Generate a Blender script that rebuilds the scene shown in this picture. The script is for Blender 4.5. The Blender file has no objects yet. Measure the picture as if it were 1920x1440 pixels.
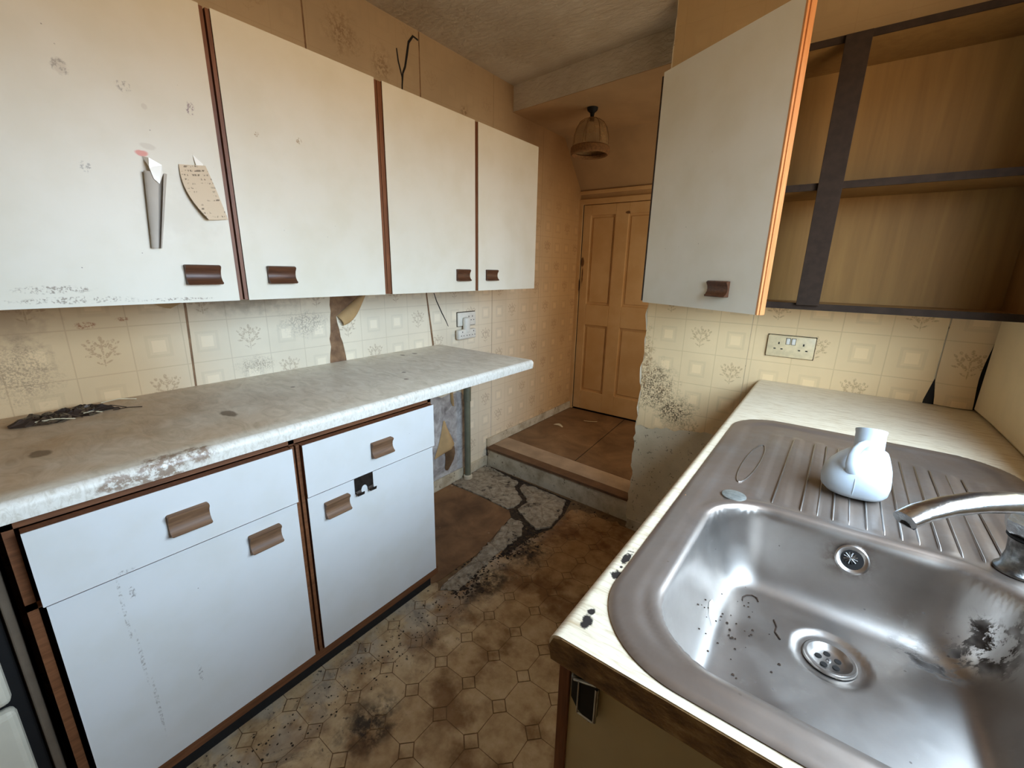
import bpy, bmesh, math, random
import numpy as np
from mathutils import Vector, Matrix

random.seed(7)
rng = np.random.default_rng(7)
scene = bpy.context.scene
COL = scene.collection

# ------------------------------------------------------------------ camera
F_PX = 804.345
cam_d = bpy.data.cameras.new('camera')
cam = bpy.data.objects.new('camera', cam_d)
COL.objects.link(cam)
R_ = Vector((0.80047468, 0.59905613, 0.01928839))
U_ = Vector((-0.16984648, 0.19585619, 0.96581185))
F_ = Vector((-0.57479776, 0.776384, -0.25852549))
m = Matrix((R_, U_, -F_)).transposed().to_4x4()
m.translation = (1.84674, -0.14731, 1.3758)
cam.matrix_world = m
cam_d.sensor_fit = 'HORIZONTAL'
cam_d.sensor_width = 36.0
cam_d.lens = F_PX / 1920 * 36
cam_d.clip_start = 0.02
scene.camera = cam

# ------------------------------------------------------------------ view / light
scene.view_settings.view_transform = 'Standard'
scene.view_settings.look = 'None'
scene.view_settings.gamma = 1.0
scene.view_settings.use_curve_mapping = False
scene.view_settings.exposure = -0.06
SKY = 31.0

world = bpy.data.worlds.new('sky')
scene.world = world
world.use_nodes = True
wt_ = world.node_tree
bg = wt_.nodes['Background']
_tc = wt_.nodes.new('ShaderNodeTexCoord')
_sx = wt_.nodes.new('ShaderNodeSeparateXYZ')
wt_.links.new(_tc.outputs['Generated'], _sx.inputs[0])
_rp = wt_.nodes.new('ShaderNodeValToRGB')      # overcast sky above, sunlit brick yard below the horizon
_mr = wt_.nodes.new('ShaderNodeMapRange')
_mr.inputs[1].default_value, _mr.inputs[2].default_value = -1.0, 1.0
wt_.links.new(_sx.outputs[2], _mr.inputs[0])
wt_.links.new(_mr.outputs[0], _rp.inputs[0])
_e = _rp.color_ramp.elements
_e[0].position, _e[0].color = 0.49, (0.33, 0.25, 0.17, 1)
_e[1].position, _e[1].color = 0.53, (0.60, 0.79, 1.0, 1)
wt_.links.new(_rp.outputs[0], bg.inputs[0])
bg.inputs[1].default_value = SKY

def area_light(name, loc, target, sx, sy, power, color):
    d = bpy.data.lights.new(name, 'AREA')
    d.shape = 'RECTANGLE'
    d.size, d.size_y = sx, sy
    d.energy = power
    d.color = color
    o = bpy.data.objects.new(name, d)
    COL.objects.link(o)
    o.location = loc
    o.rotation_euler = (Vector(target) - Vector(loc)).to_track_quat('-Z', 'Y').to_euler()
    return o

# the kitchen window (right-hand wall, above the sink) as a portal for the sky
_p = area_light('window_portal', (2.415, 0.71, 1.60), (0.3, 0.71, 1.60), 1.18, 0.92, 1, (1, 1, 1))
_p.data.cycles.is_portal = True
# added warm fill to brighten the passage; its source is unseen
area_light('passage_fill', (1.62, 2.62, 1.35), (0.2, 2.62, 1.1), 0.6, 1.5, 8.5, (1.0, 0.84, 0.62))

# ------------------------------------------------------------------ helpers
def lin(c):
    c = c / 255.0
    return c / 12.92 if c <= 0.04045 else ((c + 0.055) / 1.055) ** 2.4

def C3(r, g, b):
    return (lin(r), lin(g), lin(b), 1.0)

class NT:
    """small wrapper that builds one procedural material"""
    def __init__(self, name, rough=0.6, metal=0.0, spec=0.4):
        self.mat = bpy.data.materials.new(name)
        self.mat.use_nodes = True
        self.t = self.mat.node_tree
        self.b = self.t.nodes['Principled BSDF']
        self.b.inputs['Roughness'].default_value = rough
        self.b.inputs['Metallic'].default_value = metal
        self.b.inputs['Specular IOR Level'].default_value = spec
        self._pos = None
        self._cache = {}
    def new(self, k):
        return self.t.nodes.new(k)
    def set(self, sock, v):
        if hasattr(v, 'is_linked'):
            self.t.links.new(v, sock)
        else:
            sock.default_value = v
    def pos(self):
        if self._pos is None:
            self._pos = self.new('ShaderNodeNewGeometry').outputs['Position']
        return self._pos
    def xyz(self, v=None):
        n = self.new('ShaderNodeSeparateXYZ')
        self.set(n.inputs[0], v if v is not None else self.pos())
        return n.outputs
    def comb(self, x=0.0, y=0.0, z=0.0):
        n = self.new('ShaderNodeCombineXYZ')
        for i, v in enumerate((x, y, z)):
            self.set(n.inputs[i], v)
        return n.outputs[0]
    def math(self, op, a, b=0.0, c=0.0, clamp=False):
        n = self.new('ShaderNodeMath')
        n.operation = op
        n.use_clamp = clamp
        for i, v in enumerate((a, b, c)):
            self.set(n.inputs[i], v)
        return n.outputs[0]
    def mapping(self, loc=(0, 0, 0), rot=(0, 0, 0), sc=(1, 1, 1), v=None, kind='POINT'):
        n = self.new('ShaderNodeMapping')
        n.vector_type = kind
        self.set(n.inputs[0], v if v is not None else self.pos())
        n.inputs[1].default_value = loc
        n.inputs[2].default_value = rot
        n.inputs[3].default_value = sc
        return n.outputs[0]
    def noise(self, scale=5, detail=4, rough=0.55, v=None, dist=0.0):
        key = (scale, detail, rough, dist)
        if v is None and key in self._cache:
            return self._cache[key]
        n = self.new('ShaderNodeTexNoise')
        if v is None:
            self._cache[key] = n.outputs['Fac']
        self.set(n.inputs['Vector'], v if v is not None else self.pos())
        n.inputs['Scale'].default_value = scale
        n.inputs['Detail'].default_value = detail
        n.inputs['Roughness'].default_value = rough
        n.inputs['Distortion'].default_value = dist
        return n.outputs['Fac']
    def vor(self, scale=5, v=None, feature='F1', rand=1.0):
        n = self.new('ShaderNodeTexVoronoi')
        n.feature = feature
        self.set(n.inputs['Vector'], v if v is not None else self.pos())
        n.inputs['Scale'].default_value = scale
        n.inputs['Randomness'].default_value = rand
        return n.outputs[0]
    def smooth(self, v, lo, hi, a=0.0, b=1.0):
        n = self.new('ShaderNodeMapRange')
        n.interpolation_type = 'SMOOTHSTEP'
        self.set(n.inputs[0], v)
        n.inputs[1].default_value = lo
        n.inputs[2].default_value = hi
        n.inputs[3].default_value = a
        n.inputs[4].default_value = b
        return n.outputs[0]
    def ramp(self, fac, stops):
        n = self.new('ShaderNodeValToRGB')
        self.set(n.inputs[0], fac)
        e = n.color_ramp.elements
        while len(e) < len(stops):
            e.new(0.5)
        for el, (p, c) in zip(e, stops):
            el.position = p
            el.color = c
        return n.outputs[0]
    def mix(self, fac, a, b, mode='MIX'):
        n = self.new('ShaderNodeMix')
        n.data_type = 'RGBA'
        n.blend_type = mode
        n.clamp_factor = True
        self.set(n.inputs[0], fac)
        self.set(n.inputs[6], a)
        self.set(n.inputs[7], b)
        return n.outputs[2]
    def mul(self, a, b):
        return self.math('MULTIPLY', a, b)
    def mx(self, a, b):
        return self.math('MAXIMUM', a, b)
    def vlen(self, v):
        n = self.new('ShaderNodeVectorMath')
        n.operation = 'LENGTH'
        self.set(n.inputs[0], v)
        return n.outputs['Value']
    def blob(self, c, r, wob=0.5, nscale=30, edge=0.35):
        """mask of a stain centred at c with radii r and a ragged border"""
        d = self.vlen(self.mapping(loc=c, sc=r, kind='TEXTURE'))
        n = self.noise(nscale, 3, 0.6)
        d = self.math('MULTIPLY_ADD', self.math('SUBTRACT', n, 0.5), wob * 2, d)
        return self.smooth(d, 1.0 - edge, 1.0 + 0.05, 1.0, 0.0)
    def blobs(self, lst):
        out = None
        for a in lst:
            k = self.blob(*a) if not isinstance(a, dict) else self.blob(**a)
            out = k if out is None else self.mx(out, k)
        return out
    def color(self, v):
        self.set(self.b.inputs['Base Color'], v)
    def rough(self, v):
        self.set(self.b.inputs['Roughness'], v)
    def bump(self, h, strength=0.3, dist=0.002):
        n = self.new('ShaderNodeBump')
        n.inputs['Strength'].default_value = strength
        n.inputs['Distance'].default_value = dist
        self.set(n.inputs['Height'], h)
        self.t.links.new(n.outputs[0], self.b.inputs['Normal'])

class MB:
    """collects shapes that become one mesh"""
    def __init__(self):
        self.bm = bmesh.new()
    def add(self, verts, faces):
        vs = [self.bm.verts.new(v) for v in verts]
        for f in faces:
            try:
                self.bm.faces.new([vs[i] for i in f])
            except ValueError:
                pass
        return vs
    def box(self, x0, x1, y0, y1, z0, z1, bev=0.0, seg=2):
        v = [(x0, y0, z0), (x1, y0, z0), (x1, y1, z0), (x0, y1, z0), (x0, y0, z1), (x1, y0, z1), (x1, y1, z1), (x0, y1, z1)]
        f = [(0, 3, 2, 1), (4, 5, 6, 7), (0, 1, 5, 4), (1, 2, 6, 5), (2, 3, 7, 6), (3, 0, 4, 7)]
        if bev <= 0:
            self.add(v, f)
            return self
        t = bmesh.new()
        vs = [t.verts.new(p) for p in v]
        for q in f:
            t.faces.new([vs[i] for i in q])
        bmesh.ops.bevel(t, geom=list(t.edges), offset=bev, segments=seg, profile=0.5, affect='EDGES')
        self.merge(t)
        return self
    def merge(self, t):
        t.verts.index_update()
        vs = [self.bm.verts.new(v.co) for v in t.verts]
        for f in t.faces:
            self.bm.faces.new([vs[v.index] for v in f.verts])
        t.free()
    def prism(self, poly, d0, d1, axis, jit=0.0):
        """extrude a 2-D polygon; axis = index of the extrusion direction"""
        def P(a, b, d):
            if axis == 0: return (d, a, b)
            if axis == 1: return (a, d, b)
            return (a, b, d)
        n = len(poly)
        v = [P(a, b, d0) for a, b in poly] + [P(a, b, d1) for a, b in poly]
        f = [tuple(range(n))[::-1], tuple(range(n, 2 * n))]
        f += [(i, (i + 1) % n, n + (i + 1) % n, n + i) for i in range(n)]
        self.add(v, f)
        return self
    def loft(self, rings, cap=True, closed=True):
        k = len(rings[0])
        v = [p for r in rings for p in r]
        f = []
        for i in range(len(rings) - 1):
            for j in range(k if closed else k - 1):
                a, b = i * k + j, i * k + (j + 1) % k
                f.append((a, b, b + k, a + k))
        if cap and closed:
            f.append(tuple(range(k))[::-1])
            f.append(tuple(range((len(rings) - 1) * k, len(rings) * k)))
        self.add(v, f)
        return self
    def tube(self, pts, rad, n=12, cap=True, flat=(1, 1), up=(0, 0, 1)):
        pts = [Vector(p) for p in pts]
        if not hasattr(rad, '__len__'):
            rad = [rad] * len(pts)
        rings = []
        ref = Vector(up)
        for i, p in enumerate(pts):
            t = (pts[min(i + 1, len(pts) - 1)] - pts[max(i - 1, 0)]).normalized()
            a = ref - t * ref.dot(t)
            if a.length < 1e-4:
                a = Vector((1, 0, 0)) - t * t.x
            a.normalize()
            ref = a
            b = t.cross(a)
            rings.append([p + (a * math.cos(q) * flat[0] + b * math.sin(q) * flat[1]) * rad[i]
                          for q in [2 * math.pi * j / n for j in range(n)]])
        return self.loft(rings, cap)
    def lathe(self, prof, center, n=32, axis=(0, 0, 1), cap=False):
        """prof = list of (radius, height) along axis"""
        ax = Vector(axis).normalized()
        a = ax.orthogonal().normalized()
        b = ax.cross(a)
        c = Vector(center)
        rings = [[c + ax * h + (a * math.cos(q) + b * math.sin(q)) * r for q in [2 * math.pi * j / n for j in range(n)]]
                 for r, h in prof]
        return self.loft(rings, cap)
    def build(self, name, mat, parent=None, smooth=False, loc=None):
        bmesh.ops.recalc_face_normals(self.bm, faces=self.bm.faces)
        me = bpy.data.meshes.new(name)
        if loc is not None:
            bmesh.ops.translate(self.bm, verts=self.bm.verts, vec=-Vector(loc))
        self.bm.to_mesh(me)
        self.bm.free()
        if isinstance(mat, NT):
            mat = mat.mat
        me.materials.append(mat)
        if smooth:
            for p in me.polygons:
                p.use_smooth = True
            if smooth != 'all':
                try:
                    me.set_sharp_from_angle(angle=math.radians(38))
                except Exception:
                    pass
        o = bpy.data.objects.new(name, me)
        COL.objects.link(o)
        if loc is not None:
            o.location = loc
        if parent is not None:
            o.parent = parent
            if loc is not None or parent.location.length > 0:
                o.matrix_parent_inverse = Matrix.Translation(-parent.location)
        return o

def tag(o, label, cat, group=None):
    o['label'] = label
    o['category'] = cat
    if group:
        o['group'] = group
    return o

def thing(name, loc, label, cat, group=None):
    o = bpy.data.objects.new(name, None)
    o.empty_display_size = 0.05
    COL.objects.link(o)
    o.location = loc
    return tag(o, label, cat, group)

def struct(o):
    o['kind'] = 'structure'
    return o

def poly_mesh(name, verts, faces, mat, parent=None, smooth=True):
    mb = MB()
    mb.add(verts, faces)
    return mb.build(name, mat, parent, smooth)

# ------------------------------------------------------------------ materials
def plain(name, rgb, rough=0.6, metal=0.0, var=0.12, scale=20, bump=0.0, bscale=150, spec=0.4):
    k = NT(name, rough, metal, spec)
    a = C3(*rgb)
    b = tuple(x * (1 - var) for x in a[:3]) + (1,)
    k.color(k.mix(k.smooth(k.noise(scale, 5), 0.3, 0.7), b, a))
    if bump:
        k.bump(k.noise(bscale, 3), bump, 0.002)
    return k

def wood(name, dark, light, axis='z', rough=0.45, scale=9):
    k = NT(name, rough)
    sc = {'z': (14, 14, 1), 'y': (14, 1, 14), 'x': (1, 14, 14)}[axis]
    v = k.mapping(sc=sc)
    g = k.noise(scale, 6, 0.6, v, 0.6)
    k.color(k.ramp(g, [(0.25, C3(*dark)), (0.75, C3(*light))]))
    k.bump(g, 0.15, 0.001)
    return k

M = {}
M['brown'] = wood('brown_wood', (86, 48, 26), (132, 82, 50), 'z')
M['brown_y'] = wood('brown_wood_rail', (84, 50, 28), (128, 82, 52), 'y')
M['handle'] = wood('handle_wood', (58, 34, 22), (98, 62, 40), 'y', 0.4, 12)
M['handle_worn'] = wood('worn_handle_wood', (84, 60, 42), (134, 100, 72), 'y', 0.55, 12)
M['edge_orange'] = wood('orange_edge_wood', (168, 106, 62), (204, 144, 92), 'z', 0.35)
M['rail'] = plain('dark_rail', (50, 38, 29), 0.75, var=0.3, scale=40, spec=0.15)
M['black'] = plain('black_gap', (14, 12, 11), 0.7, var=0.4)
M['ochre'] = wood('ochre_carcass', (124, 90, 44), (144, 108, 56), 'z', 0.7, 2)
M['dark'] = plain('black_plinth', (26, 26, 28), 0.55, var=0.4, scale=60)
M['chrome'] = plain('chrome', (205, 208, 210), 0.22, 1.0, var=0.3, scale=60, bump=0.15, bscale=220)
M['chrome_dirty'] = plain('dull_chrome', (150, 150, 148), 0.35, 1.0, var=0.6, scale=90, bump=0.3, bscale=200)
M['disc'] = plain('dull_disc', (150, 152, 146), 0.5, 0.6, var=0.3, scale=120)
M['hook'] = plain('hook_metal', (98, 90, 84), 0.35, 0.9, var=0.4, scale=60)
M['plastic'] = plain('white_plastic', (226, 220, 206), 0.35, var=0.1, scale=30)
M['plastic_old'] = plain('cream_plastic', (228, 206, 162), 0.4, var=0.18, scale=40)
M['hole'] = plain('dark_hole', (22, 18, 15), 0.7)
M['pipe'] = plain('grey_green_pipe', (112, 112, 92), 0.5, var=0.2, scale=14)
M['paint_w'] = None
M['cooker'] = plain('cream_enamel', (206, 198, 178), 0.28, var=0.12, scale=8)
M['cooker_side'] = plain('cooker_side_steel', (118, 104, 88), 0.45, 0.3, var=0.2)
M['kraft'] = plain('paper_back', (188, 152, 104), 0.8, var=0.15, scale=18, bump=0.1)
M['scrap_brown'] = plain('stained_paper_back', (124, 92, 62), 0.8, var=0.3, scale=30)

# white laminate doors: scuffs and small spots
def laminate(name, rgb=(214, 207, 190), spots=(), grime=()):
    k = NT(name, 0.38, 0, 0.35)
    base = k.mix(k.smooth(k.noise(7, 4), 0.35, 0.75), C3(*rgb), C3(rgb[0] - 5, rgb[1] - 6, rgb[2] - 9))
    fly = k.smooth(k.vor(26), 0.028, 0.045, 1.0, 0.0)
    fly = k.mul(fly, k.smooth(k.noise(6, 2), 0.55, 0.62))
    base = k.mix(k.mul(fly, 0.7), base, C3(96, 84, 74))
    for lst, col, amt in grime:
        base = k.mix(k.mul(k.blobs(lst), amt), base, C3(*col))
    for lst, col, amt in spots:
        sp = k.mul(k.blobs(lst), k.smooth(k.noise(160, 4, 0.7), 0.48, 0.62))
        base = k.mix(k.mul(sp, amt), base, C3(*col))
    k.color(base)
    return k

FX = 0.416
M['lam'] = laminate('white_laminate')
M['lam_a'] = laminate('white_laminate_marked', spots=[
    ([((FX, 0.120, 1.779), (0.02, .017, .017)), ((FX, 0.225, 1.775), (0.02, .017, .014))], (150, 140, 126), .8),
    ([((FX, 0.357, 1.763), (0.02, .012, .017))], (128, 102, 104), .9),
    ([((FX, 0.06, 1.286), (0.02, .12, .009)), ((FX, 0.03, 1.31), (0.02, .07, .010)), ((FX, 0.25, 1.28), (.02, .1, .005))], (104, 84, 62), .7),
    ([((FX, 0.128, 1.584), (.02, .012, .014))], (140, 132, 120), .8)],
    grime=[([((FX, 0.120, 1.779), (0.02, .014, .016)), ((FX, 0.259, 1.741), (0.02, .007, .008)), ((FX, 0.252, 1.652), (.02, .018, .008))], (192, 180, 162), .55),
           ([((FX, 0.236, 1.633), (0.02, .014, .009))], (206, 112, 92), .85),
           ([dict(c=(FX, 0.31, 1.50), r=(0.02, .11, .10), wob=.9, edge=.9)], (198, 188, 168), .4)])
M['lam_b'] = laminate('white_laminate_gummed', spots=[
    ([((FX, 0.515, 1.738), (0.02, .009, .011)), ((FX, 0.642, 1.748), (0.02, .010, .013))], (150, 124, 86), .95)])
BX = 0.655
M['lam_base'] = laminate('white_laminate_scratched', (212, 211, 208), spots=[
    ([((BX, 0.003, 0.633), (.03, .006, .02)), ((BX, 0.094, 0.315), (.03, .006, .03)), ((BX, 0.0, 0.70), (.03, .02, .006))], (120, 112, 104), .8),
    ([((BX, -0.017, 0.60), (.03, .004, .10)), ((BX, -0.008, 0.45), (.03, .004, .09)), ((BX, 0.0, 0.30), (.03, .004, .10))], (140, 132, 122), .7)])

# wallpaper: printed grid of squares and sprigs
LEAVES = [(0.0, -.20, 1.57, .16, .022), (.10, -.06, .9, .13, .035), (-.11, -.05, 2.2, .13, .035), (.0, .05, 1.57, .15, .03),
          (.20, .06, .55, .09, .04), (-.20, .07, 2.6, .09, .04), (.10, .17, 1.1, .09, .04), (-.09, .18, 2.0, .09, .04),
          (0, .28, 1.57, .07, .045), (.23, -.08, .1, .08, .03), (-.24, -.07, 3.0, .08, .03), (.27, .17, .8, .06, .035), (-.27, .17, 2.3, .06, .035),
          (.08, -.22, .5, .08, .025), (-.08, -.24, 2.6, .08, .025),
          (.14, .10, 1.3, .07, .05), (-.14, .11, 1.8, .07, .05), (.05, .12, .6, .07, .05), (-.05, .13, 2.5, .07, .05), (.17, -.02, .3, .06, .045),
          (-.17, -.01, 2.8, .06, .045), (.06, -.08, 1.2, .07, .045), (-.06, -.09, 1.9, .07, .045), (.20, .22, 1.2, .05, .045), (-.19, .24, 1.9, .05, .045), (.03, .21, 1.0, .06, .05)]

def wallpaper(name, comp, u0, z0, pitch=0.145, base=(216, 200, 168), tint=None, stains=(), k0=0):
    k = NT(name, 0.75, 0, 0.2)
    x, y, z = k.xyz()
    U = x if comp == 'x' else y
    u = k.math('DIVIDE', k.math('SUBTRACT', U, u0), pitch)
    v = k.math('DIVIDE', k.math('SUBTRACT', z, z0), pitch * 1.03)
    iu, iv = k.math('FLOOR', u), k.math('FLOOR', v)
    a = k.math('SUBTRACT', k.math('FRACT', u), 0.5)
    b = k.math('SUBTRACT', k.math('FRACT', v), 0.5)
    mm = k.mx(k.math('ABSOLUTE', a), k.math('ABSOLUTE', b))
    line = k.smooth(mm, 0.484, 0.494)
    sel = k.math('FLOORED_MODULO', k.math('ADD', k.math('ADD', iu, iv), k0 + 300.0), 3.0)
    is_sp = k.math('LESS_THAN', sel, 0.5)
    inner = k.smooth(mm, 0.125, 0.14, 1.0, 0.0)
    ring = k.mul(k.smooth(mm, 0.185, 0.20), k.smooth(mm, 0.25, 0.265, 1.0, 0.0))
    ab = k.comb(a, b, 0.0)
    d = None
    for (cx, cy, an, ln, wd) in LEAVES:
        q = k.vlen(k.mapping(loc=(cx, cy, 0), rot=(0, 0, an), sc=(ln * .9, wd * .78, 1), v=ab, kind='TEXTURE'))
        d = q if d is None else k.math('MINIMUM', d, q)
    leaf = k.mul(k.smooth(d, 0.75, 1.1, 1.0, 0.0), k.smooth(k.noise(230, 2), 0.36, 0.54))
    B = C3(*base)
    f = lambda s: tuple(c * s for c in B[:3]) + (1,)
    col = k.mix(k.smooth(k.noise(2.2, 5), 0.3, 0.7), f(0.88), B)
    notsp = k.math('SUBTRACT', 1.0, is_sp)
    pt = k.mul(notsp, k.smooth(z, 1.5, 2.1, 1.0, 0.3))
    col = k.mix(k.mul(k.mul(ring, pt), 0.45), col, f(0.80))
    col = k.mix(k.mul(k.mul(inner, pt), 0.5), col, f(1.14))
    pat = k.smooth(z, 1.5, 2.1, 1.0, 0.3)
    col = k.mix(k.mul(k.mul(k.mul(leaf, is_sp), pat), 0.62), col, (B[0] * .52, B[1] * .45, B[2] * .40, 1))
    col = k.mix(k.mul(k.mul(line, pat), 0.42), col, (B[0] * .62, B[1] * .58, B[2] * .54, 1))
    if tint:
        col = tint(k, col, x, y, z)
    for lst, cc, amt, speck in stains:
        s = k.blobs(lst)
        if speck:
            s = k.mul(s, k.smooth(k.noise(speck, 4, 0.75), 0.44, 0.58))
        col = k.mix(k.mul(s, amt), col, C3(*cc))
    k.color(col)
    st = k.noise(420, 2, 0.6)
    k.bump(k.math('ADD', st, k.mul(line, -0.8)), 0.22, 0.0012)
    return k

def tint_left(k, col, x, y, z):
    # nicotine-brown paper near the ceiling; passage browning also has its warm light painted in
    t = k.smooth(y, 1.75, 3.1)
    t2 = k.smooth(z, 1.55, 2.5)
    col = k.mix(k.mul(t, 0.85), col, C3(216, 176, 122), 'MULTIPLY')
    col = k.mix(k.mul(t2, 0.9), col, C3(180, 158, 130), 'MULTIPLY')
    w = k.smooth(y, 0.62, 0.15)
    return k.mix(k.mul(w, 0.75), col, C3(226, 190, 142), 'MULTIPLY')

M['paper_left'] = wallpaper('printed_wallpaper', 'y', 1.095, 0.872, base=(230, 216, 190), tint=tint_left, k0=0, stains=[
    ([((0, 0.127, 1.183), (.05, .03, .012)), ((0, 0.215, 1.195), (.05, .02, .008))], (138, 76, 40), .75, 120),
    ([dict(c=(0, -0.03, 1.20), r=(.05, .10, .09), wob=.9, edge=.8)], (168, 138, 104), .6, 0),
    ([dict(c=(0, 0.60, 1.245), r=(.05, .34, .07), wob=.5, edge=.9)], (122, 108, 92), .55, 0),
    ([dict(c=(0, 0.82, 1.13), r=(.05, .13, .07), wob=.6, edge=.9)], (128, 114, 102), .6, 150),
    ([dict(c=(0, 0.60, 0.98), r=(.05, .09, .05), wob=.6, edge=.9), dict(c=(0, -0.03, 1.06), r=(.05, .10, .12), wob=.6, edge=.9)], (112, 90, 70), .55, 190),
    ([dict(c=(0, 1.10, 2.32), r=(.05, .10, .12), wob=.8, edge=.9), dict(c=(0, .75, 2.36), r=(.05, .08, .1), wob=.8, edge=.9),
      dict(c=(0, 1.30, 2.26), r=(.05, .08, .1), wob=.8, edge=.9), dict(c=(0, 1.85, 2.22), r=(.05, .05, .05), wob=.8, edge=.9)], (110, 80, 50), .6, 60)])

def tint_part(k, col, x, y, z):
    t2 = k.smooth(z, 1.7, 2.5)
    return k.mix(k.mul(t2, 0.9), col, C3(172, 160, 142), 'MULTIPLY')

M['paper_part'] = wallpaper('printed_wallpaper_partition', 'x', 1.155, 0.868, base=(236, 206, 158), tint=tint_part, k0=1, stains=[
    ([dict(c=(1.18, 1.94, 0.82), r=(.15, .05, .15), wob=.6, edge=.8), dict(c=(1.29, 1.94, 0.72), r=(.12, .05, .11), wob=.6, edge=.8)], (70, 48, 28), .9, 140),
    ([dict(c=(1.13, 1.94, 0.95), r=(.05, .05, .2), wob=.6, edge=.8)], (128, 88, 46), .7, 90)])
M['paper_edge'] = wallpaper('printed_wallpaper_peeling', 'x', 2.17, 0.868, base=(226, 198, 156), k0=2)
M['paper_right'] = plain('yellowed_wallpaper', (222, 200, 160), 0.75, var=0.12, scale=5, bump=0.2, bscale=350)

k = NT('old_plaster', 0.85)
x, y, z = k.xyz()
a = k.ramp(k.noise(16, 6, 0.65), [(0.3, C3(96, 68, 48)), (0.7, C3(150, 116, 84))])
g = k.ramp(k.noise(11, 6, 0.65, dist=.6), [(0.28, C3(112, 104, 100)), (0.5, C3(166, 158, 152)), (0.62, C3(196, 190, 184)), (0.8, C3(140, 132, 128))])
k.color(k.mix(k.smooth(z, 0.75, 0.70), a, g))
k.bump(k.noise(60, 5), 0.4, 0.004)
M['plaster'] = k
k = NT('grey_bare_plaster', 0.8)
x, y, z = k.xyz()
g = k.ramp(k.noise(7, 6, 0.6), [(0.3, C3(202, 186, 154)), (0.7, C3(224, 208, 178))])
dk = k.mul(k.smooth(k.noise(60, 4, 0.7), 0.60, 0.68), 0.7)
g = k.mix(dk, g, C3(90, 74, 56))
k.color(g)
k.bump(k.noise(70, 5), 0.35, 0.003)
M['plaster_grey'] = k

k = NT('lumpy_ceiling_paper', 0.85)
x, y, z = k.xyz()
c = k.mix(k.smooth(k.noise(3, 5), 0.3, 0.7), C3(190, 174, 148), C3(208, 196, 174))
k.color(c)
k.bump(k.noise(22, 6, 0.68, k.mapping(sc=(1.0, 2.2, 2.0)), .8), 0.9, 0.014)
M['ceiling'] = k
M['ceiling_hall'] = plain('nicotine_plaster', (180, 148, 108), 0.85, var=0.15, scale=4, bump=0.2, bscale=90)
M['hall_wall'] = plain('nicotine_wall', (186, 150, 104), 0.8, var=0.15, scale=5, bump=0.15, bscale=120)

# left worktop: marble-effect laminate, near-end brown is grime plus shade put into the colour
k = NT('marble_laminate', 0.42, 0, 0.4)
x, y, z = k.xyz()
v = k.mapping(rot=(0, 0, 0.7), sc=(1, 2.2, 1))
nz = k.noise(9, 8, 0.68, v, 1.6)
c = k.ramp(nz, [(0.30, C3(200, 190, 168)), (0.5, C3(222, 212, 192)), (0.66, C3(234, 226, 208)), (0.8, C3(206, 196, 174))])
grime_shade = k.mul(k.smooth(y, 0.95, -0.05), k.smooth(x, 0.655, 0.60))
grime_shade = k.mul(grime_shade, k.smooth(k.noise(3.5, 5), 0.25, 0.62, 0.55, 1.0))
c = k.mix(k.mul(grime_shade, 0.85), c, C3(196, 158, 112), 'MULTIPLY')
c = k.mix(k.smooth(x, 0.655, 0.667), c, k.ramp(k.noise(40, 6, 0.7, v, 1.0), [(0.30, C3(196, 186, 168)), (0.55, C3(228, 222, 210))]))
st = k.blobs([((0.409, -0.061, .94), (.035, .02, .05)), ((0.43, 0.33, .94), (.045, .02, .05)), ((0.10, 1.26, .94), (.02, .012, .05)),
              ((0.11, 1.33, .94), (.02, .012, .05)), ((.40, 1.02, .94), (.012, .01, .05)), ((0.50, .95, .94), (.012, .012, .05)), ((.28, .60, .94), (.01, .01, .05))])
c = k.mix(k.mul(st, 0.75), c, C3(86, 60, 34))
ru = k.mul(k.blobs([dict(c=(0.68, 0.10, .92), r=(.05, .06, .05), wob=.7), dict(c=(0.68, 0.17, .93), r=(.05, .035, .03), wob=.7), dict(c=(.67, .02, .915), r=(.05, .05, .02), wob=.7)]), k.smooth(k.noise(70, 4, .7), .38, .55))
c = k.mix(k.mul(ru, .75), c, C3(112, 74, 34))
c = k.mix(k.mul(k.smooth(k.vor(30), .02, .035, 1, 0), .6), c, C3(80, 64, 50))
k.color(c)
k.rough(k.smooth(k.noise(12, 4), 0.3, 0.7, 0.32, 0.55))
M['worktop_left'] = k

# right worktop: white laminate with fine grain
k = NT('white_grained_laminate', 0.4, 0, 0.4)
v = k.mapping(rot=(0, 0, 0.12), sc=(3, 26, 3))
nz = k.noise(7, 6, 0.65, v, 0.5)
c = k.ramp(nz, [(0.32, C3(188, 166, 134)), (0.5, C3(218, 204, 178)), (0.7, C3(226, 213, 190))])
pk = k.blobs([dict(c=(1.657, .282, .94), r=(.008, .016, .05), wob=.8, nscale=90), dict(c=(1.655, .30, .94), r=(.006, .008, .05), wob=.8, nscale=90),
              dict(c=(1.652, .389, .94), r=(.010, .012, .05), wob=1.1, nscale=110), dict(c=(1.648, .437, .94), r=(.006, .02, .05), wob=1.2, nscale=120), dict(c=(1.650, .41, .94), r=(.003, .004, .05), wob=.5)])
c = k.mix(pk, c, C3(46, 42, 40))
k.color(c)
M['worktop_right'] = k
k = NT('chipboard_end', 0.8)
c = k.ramp(k.noise(26, 6, .65, k.mapping(sc=(1, 1, 2.5))), [(0.3, C3(66, 46, 26)), (0.55, C3(128, 98, 60)), (0.75, C3(168, 138, 94))])
k.color(c)
k.bump(k.noise(120, 4), .4, .003)
M['chipboard'] = k

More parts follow.
